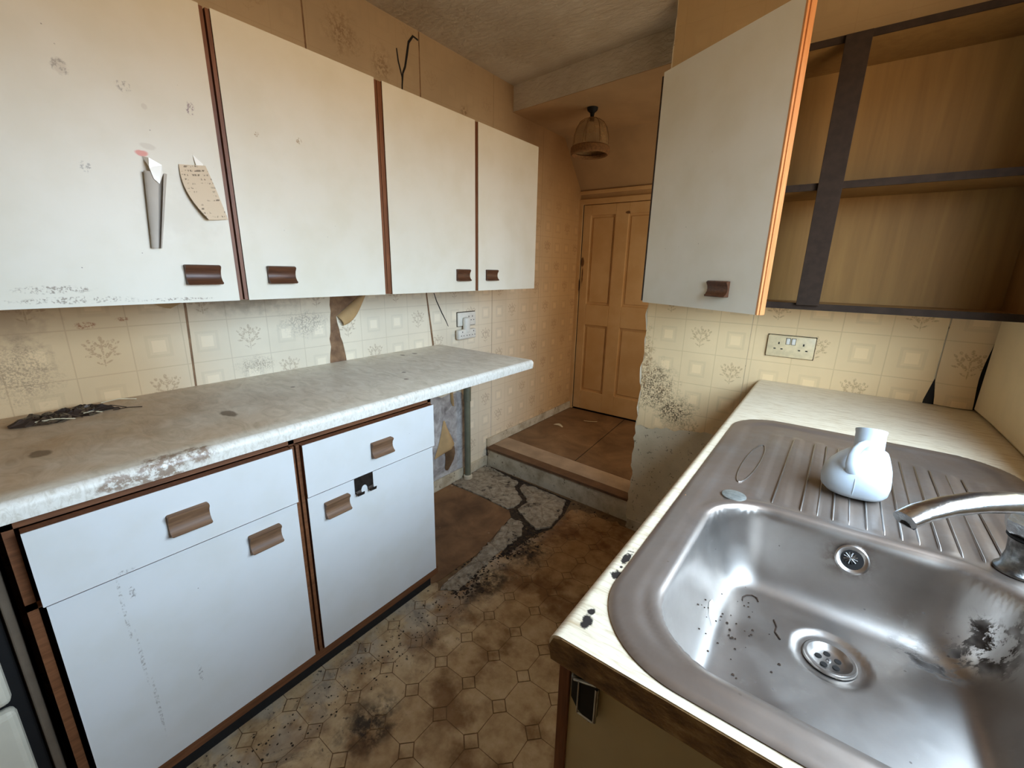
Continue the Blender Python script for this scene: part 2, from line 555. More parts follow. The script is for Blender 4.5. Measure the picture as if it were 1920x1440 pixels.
# stainless steel with water marks
def steel(name, extra=True):
    k = NT(name, 0.28, 1.0)
    x, y, z = k.xyz()
    n1 = k.noise(6, 6, 0.6)
    c = k.ramp(n1, [(0.3, C3(160, 153, 146)), (0.7, C3(182, 177, 172))])
    mk = k.mul(k.smooth(k.noise(55, 5, .7), .58, .66), k.smooth(k.noise(7, 3), .5, .65))
    c = k.mix(k.mul(mk, .2), c, C3(205, 204, 202))
    r = k.smooth(k.noise(9, 5), 0.3, 0.7, 0.32, 0.42)
    if extra:
        dirt = k.mul(k.blobs([dict(c=(2.075, .675, .86), r=(.10, .045, .12), wob=.8, nscale=16, edge=.6)]), k.smooth(k.noise(24, 7, .72, k.mapping(rot=(0, 0, .75), sc=(1, 2.2, 1)), .4), .47, .535))
        rust = k.mul(k.blobs([dict(c=(1.94, .74, .895), r=(.05, .05, .045), wob=.5, edge=.7)]), k.smooth(k.noise(60, 4), .35, .6))
        spk = k.mul(k.smooth(k.vor(60), .08, .13, 1, 0), k.smooth(k.noise(14, 2), .60, .66))
        c = k.mix(k.mul(rust, .7), c, C3(92, 66, 44))
        c = k.mix(k.mul(spk, .8), c, C3(58, 46, 36))
        c = k.mix(dirt, c, C3(40, 30, 22))
        # brown tide mark plus dark reflections, put into the colour of rim and drainer
        deck = k.smooth(z, .928, .934)
        tide_refl = k.mul(k.mul(deck, k.smooth(y, .55, .95, .75, 1.0)), k.smooth(k.noise(4.2, 6, .65, dist=.5), .26, .58, .55, 1.0))
        c = k.mix(k.mul(tide_refl, .8), c, C3(122, 100, 82))
        met = k.math('SUBTRACT', 1.0, k.mx(k.mx(dirt, k.mul(spk, .8)), k.mul(tide_refl, .35)))
        k.set(k.b.inputs['Metallic'], met)
        r = k.mx(r, k.mul(dirt, .8))
    k.rough(r)
    k.color(c)
    k.bump(k.noise(260, 2, .6, k.mapping(sc=(1, 8, 1))), 0.02, 0.0006)
    return k
M['steel'] = steel('stained_steel')
M['steel_plain'] = steel('plain_steel', False)

# floor covering
k = NT('dirty_lino', 0.6, 0, 0.3)
x, y, z = k.xyz()
c = k.ramp(k.noise(13, 7, 0.62), [(0.28, C3(158, 128, 90)), (0.5, C3(194, 166, 126)), (0.72, C3(214, 190, 152))])
c = k.mix(k.mul(k.smooth(k.noise(4.5, 5, .6), .46, .62), .75), c, C3(160, 126, 86), 'MULTIPLY')
c = k.mix(k.mul(k.smooth(y, 0.75, 1.7), .7), c, C3(190, 148, 96), 'MULTIPLY')
near = k.smooth(x, 1.02, 0.70)
wet = k.mul(near, k.smooth(k.noise(7, 8, .72, dist=.8), .50, .66))
c = k.mix(k.mul(wet, .8), c, C3(70, 50, 32))
gry = k.mul(k.smooth(x, .86, .68), k.smooth(k.noise(7, 4), .42, .58))
c = k.mix(k.mul(gry, .55), c, C3(178, 168, 152))
sp = k.mul(k.smooth(x, 1.10, .72), k.smooth(k.noise(46, 5, .7), .60, .66))
c = k.mix(k.mul(sp, .9), c, C3(34, 26, 18))
bl = k.mul(k.blobs([dict(c=(.90, .42, 0), r=(.10, .13, .1), wob=.7, nscale=16, edge=.8), dict(c=(.82, 1.40, 0), r=(.12, .14, .1), wob=.7, nscale=16, edge=.8),
                    dict(c=(.80, 1.12, 0), r=(.09, .18, .1), wob=.7, nscale=16, edge=.8)]), k.smooth(k.noise(24, 5, .7), .36, .56))
c = k.mix(k.mul(bl, .9), c, C3(36, 26, 17))
k.color(c)
k.bump(k.noise(50, 5), .25, .002)
M['lino'] = k
k = NT('lino_joint', 0.7)
k.color(k.ramp(k.noise(22, 5), [(0.3, C3(92, 68, 42)), (0.7, C3(132, 102, 68))]))
M['lino_joint'] = k
k = NT('broken_lino', 0.75)
vv = k.mapping(sc=(1, 1, .2))
ed = k.smooth(k.vor(9, vv, 'DISTANCE_TO_EDGE'), .0, .05, .55, 1.0)
c = k.ramp(k.noise(30, 6, .65), [(0.3, C3(112, 96, 76)), (0.65, C3(172, 158, 136))])
c = k.mix(k.math('SUBTRACT', 1, ed), c, C3(104, 84, 62))
c = k.mix(k.smooth(k.noise(14, 7, .72), .54, .66), c, C3(40, 30, 20))
k.color(c)
k.bump(k.noise(35, 5), .5, .006)
M['lino_broken'] = k
k = NT('dirt', 0.9)
k.color(k.ramp(k.noise(60, 4), [(0.3, C3(26, 20, 14)), (0.6, C3(64, 48, 32)), (.8, C3(128, 108, 80))]))
M['dirt'] = k
k = NT('hardboard', 0.65)
c = k.ramp(k.noise(5, 7, .62, dist=.5), [(0.3, C3(88, 60, 36)), (0.55, C3(126, 90, 58)), (0.75, C3(150, 112, 74))])
c = k.mix(k.smooth(k.vor(9), .05, .09, .5, 0), c, C3(190, 170, 140))
k.color(c)
M['hardboard'] = k
k = NT('hall_board', 0.6)
c = k.ramp(k.noise(4, 7, .62, dist=.6), [(0.3, C3(96, 70, 46)), (0.6, C3(136, 104, 72)), (0.8, C3(158, 126, 92))])
k.color(c)
M['hall_board'] = k
M['hall_board_pale'] = plain('pale_board', (176, 148, 118), 0.65, var=0.3, scale=7)
M['nosing'] = plain('step_nosing', (112, 80, 54), 0.6, var=0.35, scale=12)
k = NT('dirty_white_paint', 0.6)
c = k.ramp(k.noise(9, 6, .65), [(0.3, C3(150, 132, 104)), (0.55, C3(198, 184, 158)), (.8, C3(212, 202, 182))])
c = k.mix(k.smooth(k.noise(28, 5, .7), .60, .68), c, C3(84, 64, 44))
k.color(c)
M['paint_w'] = k
k = NT('yellowed_door_paint', 0.45, 0, 0.4)
c = k.mix(k.smooth(k.noise(5, 5), .3, .7), C3(204, 164, 112), C3(216, 180, 130))
st = k.blobs([dict(c=(0.05, 3.24, 1.44), r=(.016, .2, .05), wob=.5), dict(c=(0.055, 3.24, 1.34), r=(.007, .2, .10), wob=.5), dict(c=(0.035, 3.24, 1.25), r=(.007, .2, .06), wob=.5), dict(c=(.42, 3.24, 1.822), r=(.022, .2, .012), wob=.5)])
c = k.mix(k.mul(st, .85), c, C3(80, 40, 20))
k.color(c)
M['door_paint'] = k
M['shade'] = None
k = NT('lampshade_cloth', 0.8)
c = k.ramp(k.noise(16, 4), [(0.35, C3(140, 112, 76)), (0.65, C3(190, 156, 108))])
k.color(c)
k.b.inputs['Alpha'].default_value = 0.5
M['shade'] = k
M['shade_trim'] = plain('lampshade_trim', (140, 100, 60), 0.85, var=0.35, scale=90, bump=.4)
k = NT('bottle_plastic', 0.32, 0, 0.45)
k.color(C3(184, 194, 202))
k.b.inputs['Subsurface Weight'].default_value = 0.12
k.b.inputs['Subsurface Radius'].default_value = (.02, .02, .02)
M['bottle'] = k
M['panel_cream'] = plain('cream_panel', (196, 180, 144), 0.45, var=0.15, scale=6)
k = NT('receipt_paper', 0.75)
x, y, z = k.xyz()
rows = k.math('FRACT', k.mul(k.math('ADD', z, k.mul(y, -.15)), 95.0))
txt = k.mul(k.math('LESS_THAN', rows, .42), k.smooth(k.noise(190, 2, .6, k.mapping(sc=(1, 1, .5))), .50, .54))
txt = k.mul(txt, k.smooth(k.noise(34, 1), .46, .54))
k.color(k.mix(k.mul(txt, .7), C3(212, 192, 164), C3(72, 56, 44)))
M['receipt'] = k
M['note'] = plain('grey_note_paper', (186, 178, 166), 0.6, var=0.1, scale=12)
M['tape'] = plain('clear_tape', (250, 247, 238), 0.15, var=0.03)
M['scrap'] = plain('paper_scrap', (214, 196, 160), 0.8, var=0.2)
M['twig'] = plain('dark_twig', (62, 44, 30), 0.8, var=0.4)
M['foil'] = plain('crumpled_film', (70, 56, 44), 0.12, 0.0, var=0.6, scale=80, spec=.9)
k = NT('window_glass', 0.05)
tr = k.new('ShaderNodeBsdfTransparent')
gl = k.new('ShaderNodeBsdfGlossy')
gl.inputs['Roughness'].default_value = 0.03
ms = k.new('ShaderNodeMixShader')
ms.inputs[0].default_value = 0.06
k.t.links.new(tr.outputs[0], ms.inputs[1])
k.t.links.new(gl.outputs[0], ms.inputs[2])
k.t.links.new(ms.outputs[0], k.t.nodes['Material Output'].inputs['Surface'])
M['glass'] = k
M['frame_paint'] = plain('window_paint', (216, 208, 190), 0.5)

# ------------------------------------------------------------------ room shell
XR, YP, ZC = 2.298, 1.94, 2.479          # right wall, partition face, ceiling
YB, YF, ZS = -1.62, 3.251, 0.141         # back wall, far wall, passage floor level
floor = struct(MB().box(-0.1, 2.42, -1.7, 2.06, -0.08, 0.0).build('floor', M['lino_joint']))
floor_hall = struct(MB().prism([(0.0, 2.05), (1.115, 1.99), (2.42, 1.99), (2.42, 3.35), (0.0, 3.35)], 0.0, ZS - 0.006, 2).build('floor_hall', M['dark']))

# walls
wl = MB()
wl.box(-0.12, 0.0, -1.7, 3.35, -0.08, 2.55)
wall_left = struct(wl.build('wall_left', M['plaster']))

wp = MB()
edge = []
zz = 0.0
while zz < ZC:
    edge.append((1.112 + random.uniform(-.006, .006) * (1.4 if zz < 1.3 else .4), zz))
    zz += random.uniform(.02, .05)
edge.append((1.112, ZC + .03))
poly = edge + [(2.42, ZC + .03), (2.42, 0.0)]
wp.prism(poly, YP, YP + 0.11, 1)
wall_part = struct(wp.build('wall_partition', M['plaster_grey']))

W0, W1, V0, V1 = 0.12, 1.30, 1.14, 2.06     # window opening in the right-hand wall
wr = MB()
wr.box(XR, 2.42, -1.7, W0, -.08, 2.55).box(XR, 2.42, W1, 3.35, -.08, 2.55)
wr.box(XR, 2.42, W0, W1, -.08, V0).box(XR, 2.42, W0, W1, V1, 2.55)
wall_right = struct(wr.build('wall_right', M['paper_right']))
win = struct(MB().box(2.36, 2.41, W0, W1, V0, V0 + .045).box(2.36, 2.41, W0, W1, V1 - .045, V1).box(2.36, 2.41, W0, W0 + .045, V0, V1)
             .box(2.36, 2.41, W1 - .045, W1, V0, V1).box(2.365, 2.405, .69, .73, V0, V1).build('window_1', M['frame_paint']))
MB().box(2.382, 2.386, W0 + .045, W1 - .045, V0 + .045, V1 - .045).build('pane', M['glass'], win)
MB().box(2.285, 2.36, W0 - .02, W1 + .02, V0 - .02, V0 + .0).build('window_sill', M['frame_paint'], win)

wall_back = struct(MB().box(-.1, 2.42, YB - .1, YB, -.08, 2.55).build('wall_back', M['paper_right']))

wf = MB()
wf.box(-.1, 0.015, YF, YF + .1, 0, 2.55).box(0.78, 2.42, YF, YF + .1, 0, 2.55).box(0.015, .78, YF, YF + .1, 1.93, 2.55).box(0.0, .80, YF + .05, YF + .1, 0, 1.95)  # last box: unseen backing added behind the door to block leaking sky light
wall_far = struct(wf.build('wall_far', M['hall_wall']))
# passage side wall with an opening into the next room
wh = MB()
wh.box(1.30, 1.40, 2.05, 2.25, 0, 2.55).box(1.30, 1.40, 3.0, 3.30, 0, 2.55).box(1.30, 1.40, 2.25, 3.0, 2.0, 2.55)
wall_hall = struct(wh.build('wall_passage', M['hall_wall']))

# ceilings
def ceil_grid():
    mb = MB()
    mb.box(-.1, 2.42, -1.7, 2.36, ZC, ZC + .08)
    return mb
ceiling = struct(ceil_grid().build('ceiling', M['ceiling']))
beam = struct(MB().prism([(0.0, 2.30), (1.35, 2.14), (2.42, 2.02), (2.42, 2.06), (1.35, 2.18), (0, 2.34)], 2.336, ZC + .02, 2).build('ceiling_beam', M['ceiling']))
ch = MB()
ch.prism([(-.05, 2.306), (1.35, 2.146), (2.42, 2.026), (2.42, 2.951), (-.05, 2.951)], 2.333, 2.42, 2)
ch.prism([(2.95, 2.333), (3.253, 2.0), (3.35, 2.0), (3.35, 2.42), (2.95, 2.42)], -.05, 2.42, 0)
ceil_h = struct(ch.build('ceiling_passage', M['ceiling_hall']))

# ---- wallpaper strips on the left wall (each hung strip a piece of its own)
def rag(p, q, step=.03, amp=.004):
    p, q = Vector(p), Vector(q)
    n = max(2, int((q - p).length / step))
    out = []
    for i in range(1, n):
        t = i / n
        w = p.lerp(q, t)
        out.append((w.x + random.uniform(-amp, amp), w.y + random.uniform(-amp, amp)))
    return out

def strip(poly, x=0.0, th=.0018, mat=None, parent=None, name='wallpaper_strip'):
    return MB().prism(poly, x + .0002, x + th, 0).build(name, mat or M['paper_left'], parent or wall_left)

strip([(YB, 0.0), (.378, 0), (.379, .93), (.388, 1.22), (.384, ZC), (YB, ZC)])
strip([(.388, 0.0), (.92, 0.0), (.918, .92)] + rag((.918, .92), (.944, 1.235)) + [(.944, 1.235), (.93, ZC), (.391, ZC), (.396, 1.22), (.386, .93)])
strip([(1.0, 0.6), (1.50, .6), (1.556, .90), (1.556, 0.945), (1.520, 1.23), (1.524, ZC), (0.937, ZC), (.95, 1.32), (1.13, 1.262), (.968, 1.150)] + rag((.968, 1.15), (1.003, .926)) + [(1.003, .926)])
strip([(1.572, .945), (1.566, .62)] + rag((1.566, .62), (1.84, .60), .03, .012) + rag((1.84, .6), (1.845, .05), .04, .008) + [(1.845, .05), (2.098, .05), (2.101, ZC), (1.531, ZC), (1.531, 1.23)])
strip([(2.103, .05), (2.66, .05), (2.66, ZC), (2.103, ZC)])
strip([(2.662, .05), (3.25, .05), (3.25, ZC), (2.662, ZC)])

# folded-down corner of the torn strip, showing its tan back
A, B = Vector((.968, 1.150)), Vector((1.128, 1.262))
rows = []
nf = 10
for i in range(nf + 1):
    t = i / nf
    base = A.lerp(B, t)
    w = .075 * math.sin(math.pi * min(1, .25 + t * .75)) * (1 - .35 * t) + .012
    row = []
    for j in range(9):
        s = j / 8
        ang = s * math.pi * .92
        off = w * (.62 * (1 - math.cos(ang)) / 2 * 1.1 + .15 * s)
        out = .004 + .024 * math.sin(ang) * (1 - .4 * t)
        d = Vector((.50, -.86))
        p = base + d * off
        row.append((out, p.x, p.y))
    rows.append(row)
mb = MB()
mb.loft(rows, cap=False, closed=False)
fl = mb.build('wallpaper_flap', M['kraft'], wall_left, True)
fl['label'] = 'torn corner of wallpaper folded down, tan back showing'
# small torn tongue hanging under the first wall cabinet
mb = MB()
mb.loft([[(.004 + .012 * s, .285 + .10 * t + .01 * s, 1.275 - s * (.055 - .05 * abs(t - .45))) for s in (0, .35, .7, 1.0)] for t in [i / 6 for i in range(7)]], False, False)
mb.build('wallpaper_flap', M['kraft'], wall_left, True)
# lifted crack lines in the paper above the wall cabinets
def crack(pts, w, nm='crack'):
    mb = MB()
    mb.tube([(.0022, y, z) for y, z in pts], [w * (1 - .75 * abs(i / (len(pts) - 1) - .4)) for i in range(len(pts))], 6, True, (1, .25), (0, 1, 0))
    return mb.build(nm, M['hole'], wall_left)
crack([(1.522, 2.44), (1.49, 2.445), (1.462, 2.41), (1.45, 2.36), (1.435, 2.30), (1.42, 2.27), (1.413, 2.22), (1.408, 2.14)], .0065)
crack([(1.388, 2.36), (1.395, 2.31), (1.405, 2.28), (1.414, 2.25), (1.413, 2.22)], .005)
crack([(1.581, 1.236), (1.60, 1.19), (1.64, 1.12), (1.672, 1.07), (1.69, 1.037)], .004)
# paper curled away from the damp patch beside the pipe
def scrap_piece(rows_, mat):
    mb = MB()
    mb.loft([[(.003 + w_ * math.sin(s_ * 2.6) + .3 * w_ * s_, y0_ + (y1_ - y0_) * s_, zc_ + (z1_ - zc_) * s_) for s_ in (0, .17, .33, .5, .67, .83, 1.0)] for (y0_, y1_, zc_, z1_, w_) in rows_], False, False)
    return mb.build('wallpaper_scrap', mat, wall_left, True)
scrap_piece([(1.630, 1.640, .452, .452, .004), (1.618, 1.650, .41, .405, .015), (1.605, 1.672, .36, .345, .030), (1.588, 1.690, .315, .290, .042), (1.572, 1.682, .275, .265, .040), (1.556, 1.640, .245, .25, .022), (1.546, 1.590, .22, .235, .006)], M['kraft'])
scrap_piece([(1.625, 1.690, .285, .280, .040), (1.634, 1.686, .245, .235, .048), (1.642, 1.682, .205, .19, .040), (1.640, 1.668, .165, .155, .030), (1.634, 1.655, .13, .125, .020), (1.640, 1.655, .112, .112, .010)], M['scrap_brown'])
scrap_piece([(1.690, 1.706, .65, .65, .01), (1.695, 1.712, .60, .60, .012), (1.700, 1.716, .56, .56, .012), (1.712, 1.722, .53, .53, .008)], M['kraft'])

# ---- wallpaper on the partition
def pstrip(poly, mat, y0=YP, th=.002):
    return MB().prism(poly, y0 - th, y0 - .0002, 1).build('wallpaper_strip', mat, wall_part)
pl = [(1.118 + random.uniform(-.004, .004), .60 + i * .03) for i in range(21)]
pstrip(pl + [(1.116, 1.25), (1.116, ZC), (1.571, ZC), (1.571, .66)] + rag((1.571, .66), (1.118, .60), .025, .012), M['paper_part'])
pstrip([(1.5735, .80), (2.150, .80), (2.155, .95), (2.1675, 1.02), (2.169, ZC), (1.5735, ZC)], M['paper_part'])
# last strip, bellied off the wall
rows = []
for i in range(13):
    t = i / 12
    zq = .94 + (1.256 - .94) * t
    bel = .018 * math.exp(-((zq - .95) / .18) ** 2)
    xl = 2.1705 + .012 * math.exp(-((zq - .94) / .06) ** 2)
    xr_ = 2.282 + .008 * t - .012 * math.exp(-((zq - 1.06) / .1) ** 2)
    rows.append([(xl + (xr_ - xl) * s, YP - .003 - bel * (.4 + .6 * math.sin(s * math.pi)) - .010 * s, zq) for s in (0, .25, .5, .75, 1)])
mb = MB()
mb.loft(rows, False, False)
mb.build('wallpaper_strip', M['paper_edge'], wall_part, True)
MB().box(2.255, 2.2975, YP - .0024, YP - .0003, .90, 1.256).build('open_corner', M['hole'], wall_part)
MB().prism([(2.150, .935), (2.185, .935), (2.170, 1.03)], YP - .0012, YP - .0003, 1).build('hole_in_paper', M['hole'], wall_part)
# loose paper of the right-hand wall, peeling away at the corner
rows = []
for i in range(9):
    zq = .945 + .32 * i / 8
    rows.append([(XR - .004 - .012 * (s ** 2), 1.35 + (1.915 - 1.35) * s, zq) for s in (0, .4, .7, .9, 1)])
mb = MB()
mb.loft(rows, False, False)
mb.build('wallpaper_strip', M['paper_right'], wall_right, True)

# skirtings
bl = struct(MB().box(.002, .014, .96, 2.046, 0, .075, .002).build('baseboard_left', M['paint_w']))
bh = struct(MB().box(.002, .016, 2.046, 3.25, ZS, ZS + .062, .002).build('baseboard_passage', M['paint_w']))
bp_ = struct(MB().box(1.118, 1.65, YP - .014, YP - .001, 0, .06, .002).build('baseboard_partition', M['paint_w']))

# step into the passage
step = MB()
step.prism([(0.016, 2.046), (1.118, 1.988), (1.118, 2.008), (0.016, 2.066)], 0, ZS - .012, 2)
riser = struct(step.build('trim_1', M['paint_w']))
riser['label'] = 'dirty white riser board of the step into the passage'
nose = MB().prism([(0.016, 2.038), (1.118, 1.980), (1.118, 2.05), (0.016, 2.115)], ZS - .014, ZS + .001, 2).build('board', M['nosing'], floor_hall)
MB().prism([(0.016, 2.117), (1.3, 2.045), (1.3, 2.185), (0.016, 2.285)], ZS - .008, ZS, 2).build('board', M['hall_board_pale'], floor_hall)
MB().prism([(0.016, 2.288), (.612, 2.241), (.542, 3.25), (0.016, 3.25)], ZS - .008, ZS - .001, 2).build('board', M['hall_board'], floor_hall)
MB().prism([(.621, 2.241), (1.30, 2.188), (1.30, 3.25), (.551, 3.25)], ZS - .008, ZS, 2).build('board', M['hall_board'], floor_hall)
MB().prism([(1.302, 2.05), (2.40, 2.05), (2.40, 3.25), (1.302, 3.25)], ZS - .008, ZS, 2).build('board', M['hall_board'], floor_hall)

# ---- four-panel door at the end of the passage
door = struct(MB().box(.035, .765, YF + .02, YF + .045, ZS + .012, 1.895).build('door_1', M['door_paint']))
ys0, ys1 = YF + .002, YF + .021
def stile(x0, x1, z0, z1, nm):
    MB().box(x0, x1, ys0, ys1, z0, z1, .003).build(nm, M['door_paint'], door)
stile(.035, .105, ZS + .012, 1.895, 'stile')
stile(.695, .765, ZS + .012, 1.895, 'stile')
stile(.320, .430, ZS + .012, 1.895, 'stile')
for z0, z1 in ((ZS + .012, .325), (.92, 1.095), (1.815, 1.895)):
    stile(.105, .320, z0, z1, 'rail')
    stile(.430, .695, z0, z1, 'rail')
for x0, x1 in ((.105, .320), (.430, .695)):
    for z0, z1 in ((.325, .92), (1.095, 1.815)):
        MB().box(x0 + .02, x1 - .02, YF + .013, YF + .022, z0 + .02, z1 - .02, .004).build('panel', M['door_paint'], door)
arch = struct(MB().box(.0, .034, YF - .012, YF + .03, ZS, 1.935, .003).build('trim_2', M['door_paint']))
arch2 = struct(MB().box(.0, .80, YF - .014, YF + .03, 1.899, 1.94, .003).build('trim_3', M['door_paint']))
arch3 = struct(MB().box(.0, .95, YF - .02, YF + .0, 1.975, 2.002, .003).build('trim_4', M['door_paint']))
MB().box(.033, .0365, YF - .004, YF + .03, ZS + .01, 1.897).build('shadow_gap', M['hole'], door)

# ---- printed octagon-and-dot lino, each piece standing a hair proud of its joint
PX, PY, OX, OY = .1335, .1355, 1.055, .571
def octagon(c, g):
    a, b = PX / 2 - g, PY / 2 - g
    return [(-a + c, -b), (a - c, -b), (a, -b + c), (a, b - c), (a - c, b), (-a + c, b), (-a, b - c), (-a, -b + c)]
def piece_mesh(name, poly):
    mb = MB()
    mb.prism(poly, 0, .0012, 2)
    o = mb.build(name, M['lino'], floor)
    return o
o_mesh = piece_mesh('tile', octagon(.030, .0010))
d_mesh = piece_mesh('tile', [(0, -.0272), (.0272, 0), (0, .0272), (-.0272, 0)])
def in_hole(x, y):
    return (x < .70 and .95 < y) or (x < .585) or x > 1.62 or (x < .80 and y > 1.57)
first = {id(o_mesh): True, id(d_mesh): True}
for i in range(-5, 6):
    for j in range(-6, 12):
        for src, dx, dy in ((o_mesh, .5, .5), (d_mesh, 0, 0)):
            cx, cy = OX + (i + dx) * PX, OY + (j + dy) * PY
            if in_hole(cx, cy) or cy > 1.93 or cy < -.2:
                continue
            if first[id(src)]:
                o = src
                first[id(src)] = False
            else:
                o = src.copy()
                COL.objects.link(o)
            o.location = (cx, cy, 0)
            o.rotation_euler = (0, 0, random.uniform(-.008, .008))

# bare board and broken lino in the appliance gap
MB().prism([(.016, .96), (.60, .96), (.612, .99)] + rag((.612, .99), (.622, 1.265), .04, .006) + [(.622, 1.265), (.557, 1.61), (.509, 1.655), (.261, 1.675), (.016, 1.672)], .0, .004, 2).build('board', M['hardboard'], floor)
def slab(px, z0, z1, nm, amp=.008, mat='lino_broken', dome=0.0):
    pts = []
    for a, b in zip(px, px[1:] + px[:1]):
        pts.append(a)
        pts += rag(a, b, .02, amp)
    c = (sum(p[0] for p in pts) / len(pts), sum(p[1] for p in pts) / len(pts))
    mb = MB()
    n = len(pts)
    rings = []
    for s, zz in ((1.0, z0), (1.0, z1), (.75, z1 + dome * .6), (.4, z1 + dome)):
        rings.append([(c[0] + (p[0] - c[0]) * s, c[1] + (p[1] - c[1]) * s, zz + (random.uniform(-.002, .002) if zz > z1 else 0)) for p in pts])
    mb.loft(rings)
    return mb.build(nm, M[mat], floor)
MB().prism([(.016, 1.66), (.50, 1.64), (.60, 1.50), (.66, 1.40), (.735, 1.30), (.76, 1.56), (.80, 1.66), (.785, 1.82), (.74, 1.985), (.016, 2.04)], 0, .0016, 2).build('dirt_bed', M['dirt'], floor)
o = slab([(.018, 1.68), (.026, 1.84), (.02, 2.03), (.21, 1.99), (.35, 1.965), (.36, 1.90), (.50, 1.80), (.51, 1.70), (.49, 1.66), (.29, 1.68)], 0, .010, 'broken_lino', .006)
o['label'] = 'pale broken lino beside the waste pipe'
o = slab([(.40, 1.965), (.46, 1.975), (.72, 1.955), (.77, 1.80), (.788, 1.66), (.735, 1.595), (.65, 1.63), (.545, 1.69), (.55, 1.79), (.41, 1.90)], 0, .012, 'broken_lino', .006, dome=.012)
o['label'] = 'lifted lump of lino in front of the step'
slab([(.566, 1.60), (.64, 1.605), (.668, 1.58), (.71, 1.50), (.705, 1.25), (.728, 1.0), (.66, .955), (.645, 1.05), (.632, 1.24)], 0, .007, 'broken_lino', .010, dome=.006)
# grit and black dirt lying along the torn edge
mb = MB()
def crumb(x, y, z, s):
    a = random.uniform(0, 6.28)
    v = [(x + s * math.cos(a + q) * random.uniform(.5, 1.2), y + s * math.sin(a + q) * random.uniform(.5, 1.2), z + random.uniform(0, .2) * s) for q in (0, 1.3, 2.5, 3.8, 5.0)]
    v.append((x, y, z + s * random.uniform(.3, .7)))
    mb.add(v, [(0, 1, 5), (1, 2, 5), (2, 3, 5), (3, 4, 5), (4, 0, 5), (4, 3, 2, 1, 0)])
for _ in range(620):
    t = random.random()
    y = .96 + t * .68
    x = .70 + .02 * math.sin(y * 14) + random.gauss(0, .035) + (.03 if y > 1.3 else 0)
    crumb(x, y, .0015, random.uniform(.002, .009) * (1.6 if random.random() < .15 else 1))
for _ in range(160):
    crumb(random.uniform(.66, .82), random.uniform(.1, .95), .0015, random.uniform(.0015, .005))
for _ in range(120):
    t = random.random()
    crumb(.02 + t * 1.0, 2.025 - .06 * t - abs(random.gauss(0, .02)), .0105 if t < .65 else .0015, random.uniform(.002, .006))
o = mb.build('dirt', M['dirt'], floor)
o['kind'] = 'stuff'

# ------------------------------------------------------------------ handles
HP = [(0, .026), (.013, .026), (.017, .023), (.016, .019), (.010, .010), (.008, 0), (.009, -.010), (.015, -.020), (.021, -.024), (.020, -.027), (0, -.027)]
def handle(parent, c, out, along, mat, L=.085, nm='handle', prof=HP):
    c, out, along = Vector(c), Vector(out).normalized(), Vector(along).normalized()
    up = Vector((0, 0, 1))
    mb = MB()
    rings = []
    for s, sh in ((-L / 2, .94), (-L / 2 + .003, 1), (L / 2 - .003, 1), (L / 2, .94)):
        rings.append([c + along * s + out * (a * sh) + up * (b * sh) for a, b in prof])
    mb.loft(rings)
    o = mb.build(nm, mat, parent, True)
    o['label'] = 'brown scooped wooden pull'
    return o

# ------------------------------------------------------------------ left wall cabinets
def wall_cabinet(nm, doors, y0, y1, label, mats, hs):
    t = thing(nm, (0.2, (y0 + y1) / 2, 1.272), label, 'cabinet', 'wall cabinets over the long worktop')
    zb, zt, xf = 1.272, 2.012, .396
    mb = MB()
    mb.box(.004, xf, y0, y0 + .016, zb, zt).box(.004, xf, y1 - .016, y1, zb, zt).box(.004, xf, y0, y1, zb, zb + .016).box(.004, xf, y0, y1, zt - .016, zt)
    mid = (doors[0][1] + doors[1][0]) / 2
    mb.box(.004, xf, mid - .010, mid + .010, zb, zt).box(.004, .010, y0, y1, zb, zt)
    for g0, g1 in ((y0, doors[0][0]), (doors[0][1], doors[1][0]), (doors[1][1], y1)):
        if g1 - g0 > .02:
            mb.box(xf, xf + .017, g0 + .001, g0 + (g1 - g0) * .40, zb, zt).box(xf, xf + .017, g1 - (g1 - g0) * .40, g1 - .001, zb, zt)
        else:
            mb.box(xf, xf + .014, g0, g1, zb, zt)
    mb.build('carcass', M['brown'], t)
    for (a, b), mt, hy in zip(doors, mats, hs):
        d = MB().box(xf + .0185, xf + .0205, a, b, zb - .002, zt + .002).build('door', mt, t)
        MB().box(xf + .002, xf + .0188, a + .0005, b - .0005, zb - .0015, zt + .0015).build('door_edging', M['brown'], d)
        handle(d, (xf + .0205, hy, 1.345), (1, 0, 0), (0, 1, 0), M['handle'])
    return t
wall_cabinet('wall_cabinet', [(-.09, .410), (.436, .936)], -.105, .951,
             'white double-door wall cabinet nearest the camera with notes taped to it', [M['lam_a'], M['lam_b']], [.325, .540])
wall_cabinet('wall_cabinet', [(.970, 1.468), (1.490, 1.983)], .953, 1.985,
             'white double-door wall cabinet nearer the passage, above the plug adaptor', [M['lam'], M['lam']], [1.378, 1.588])

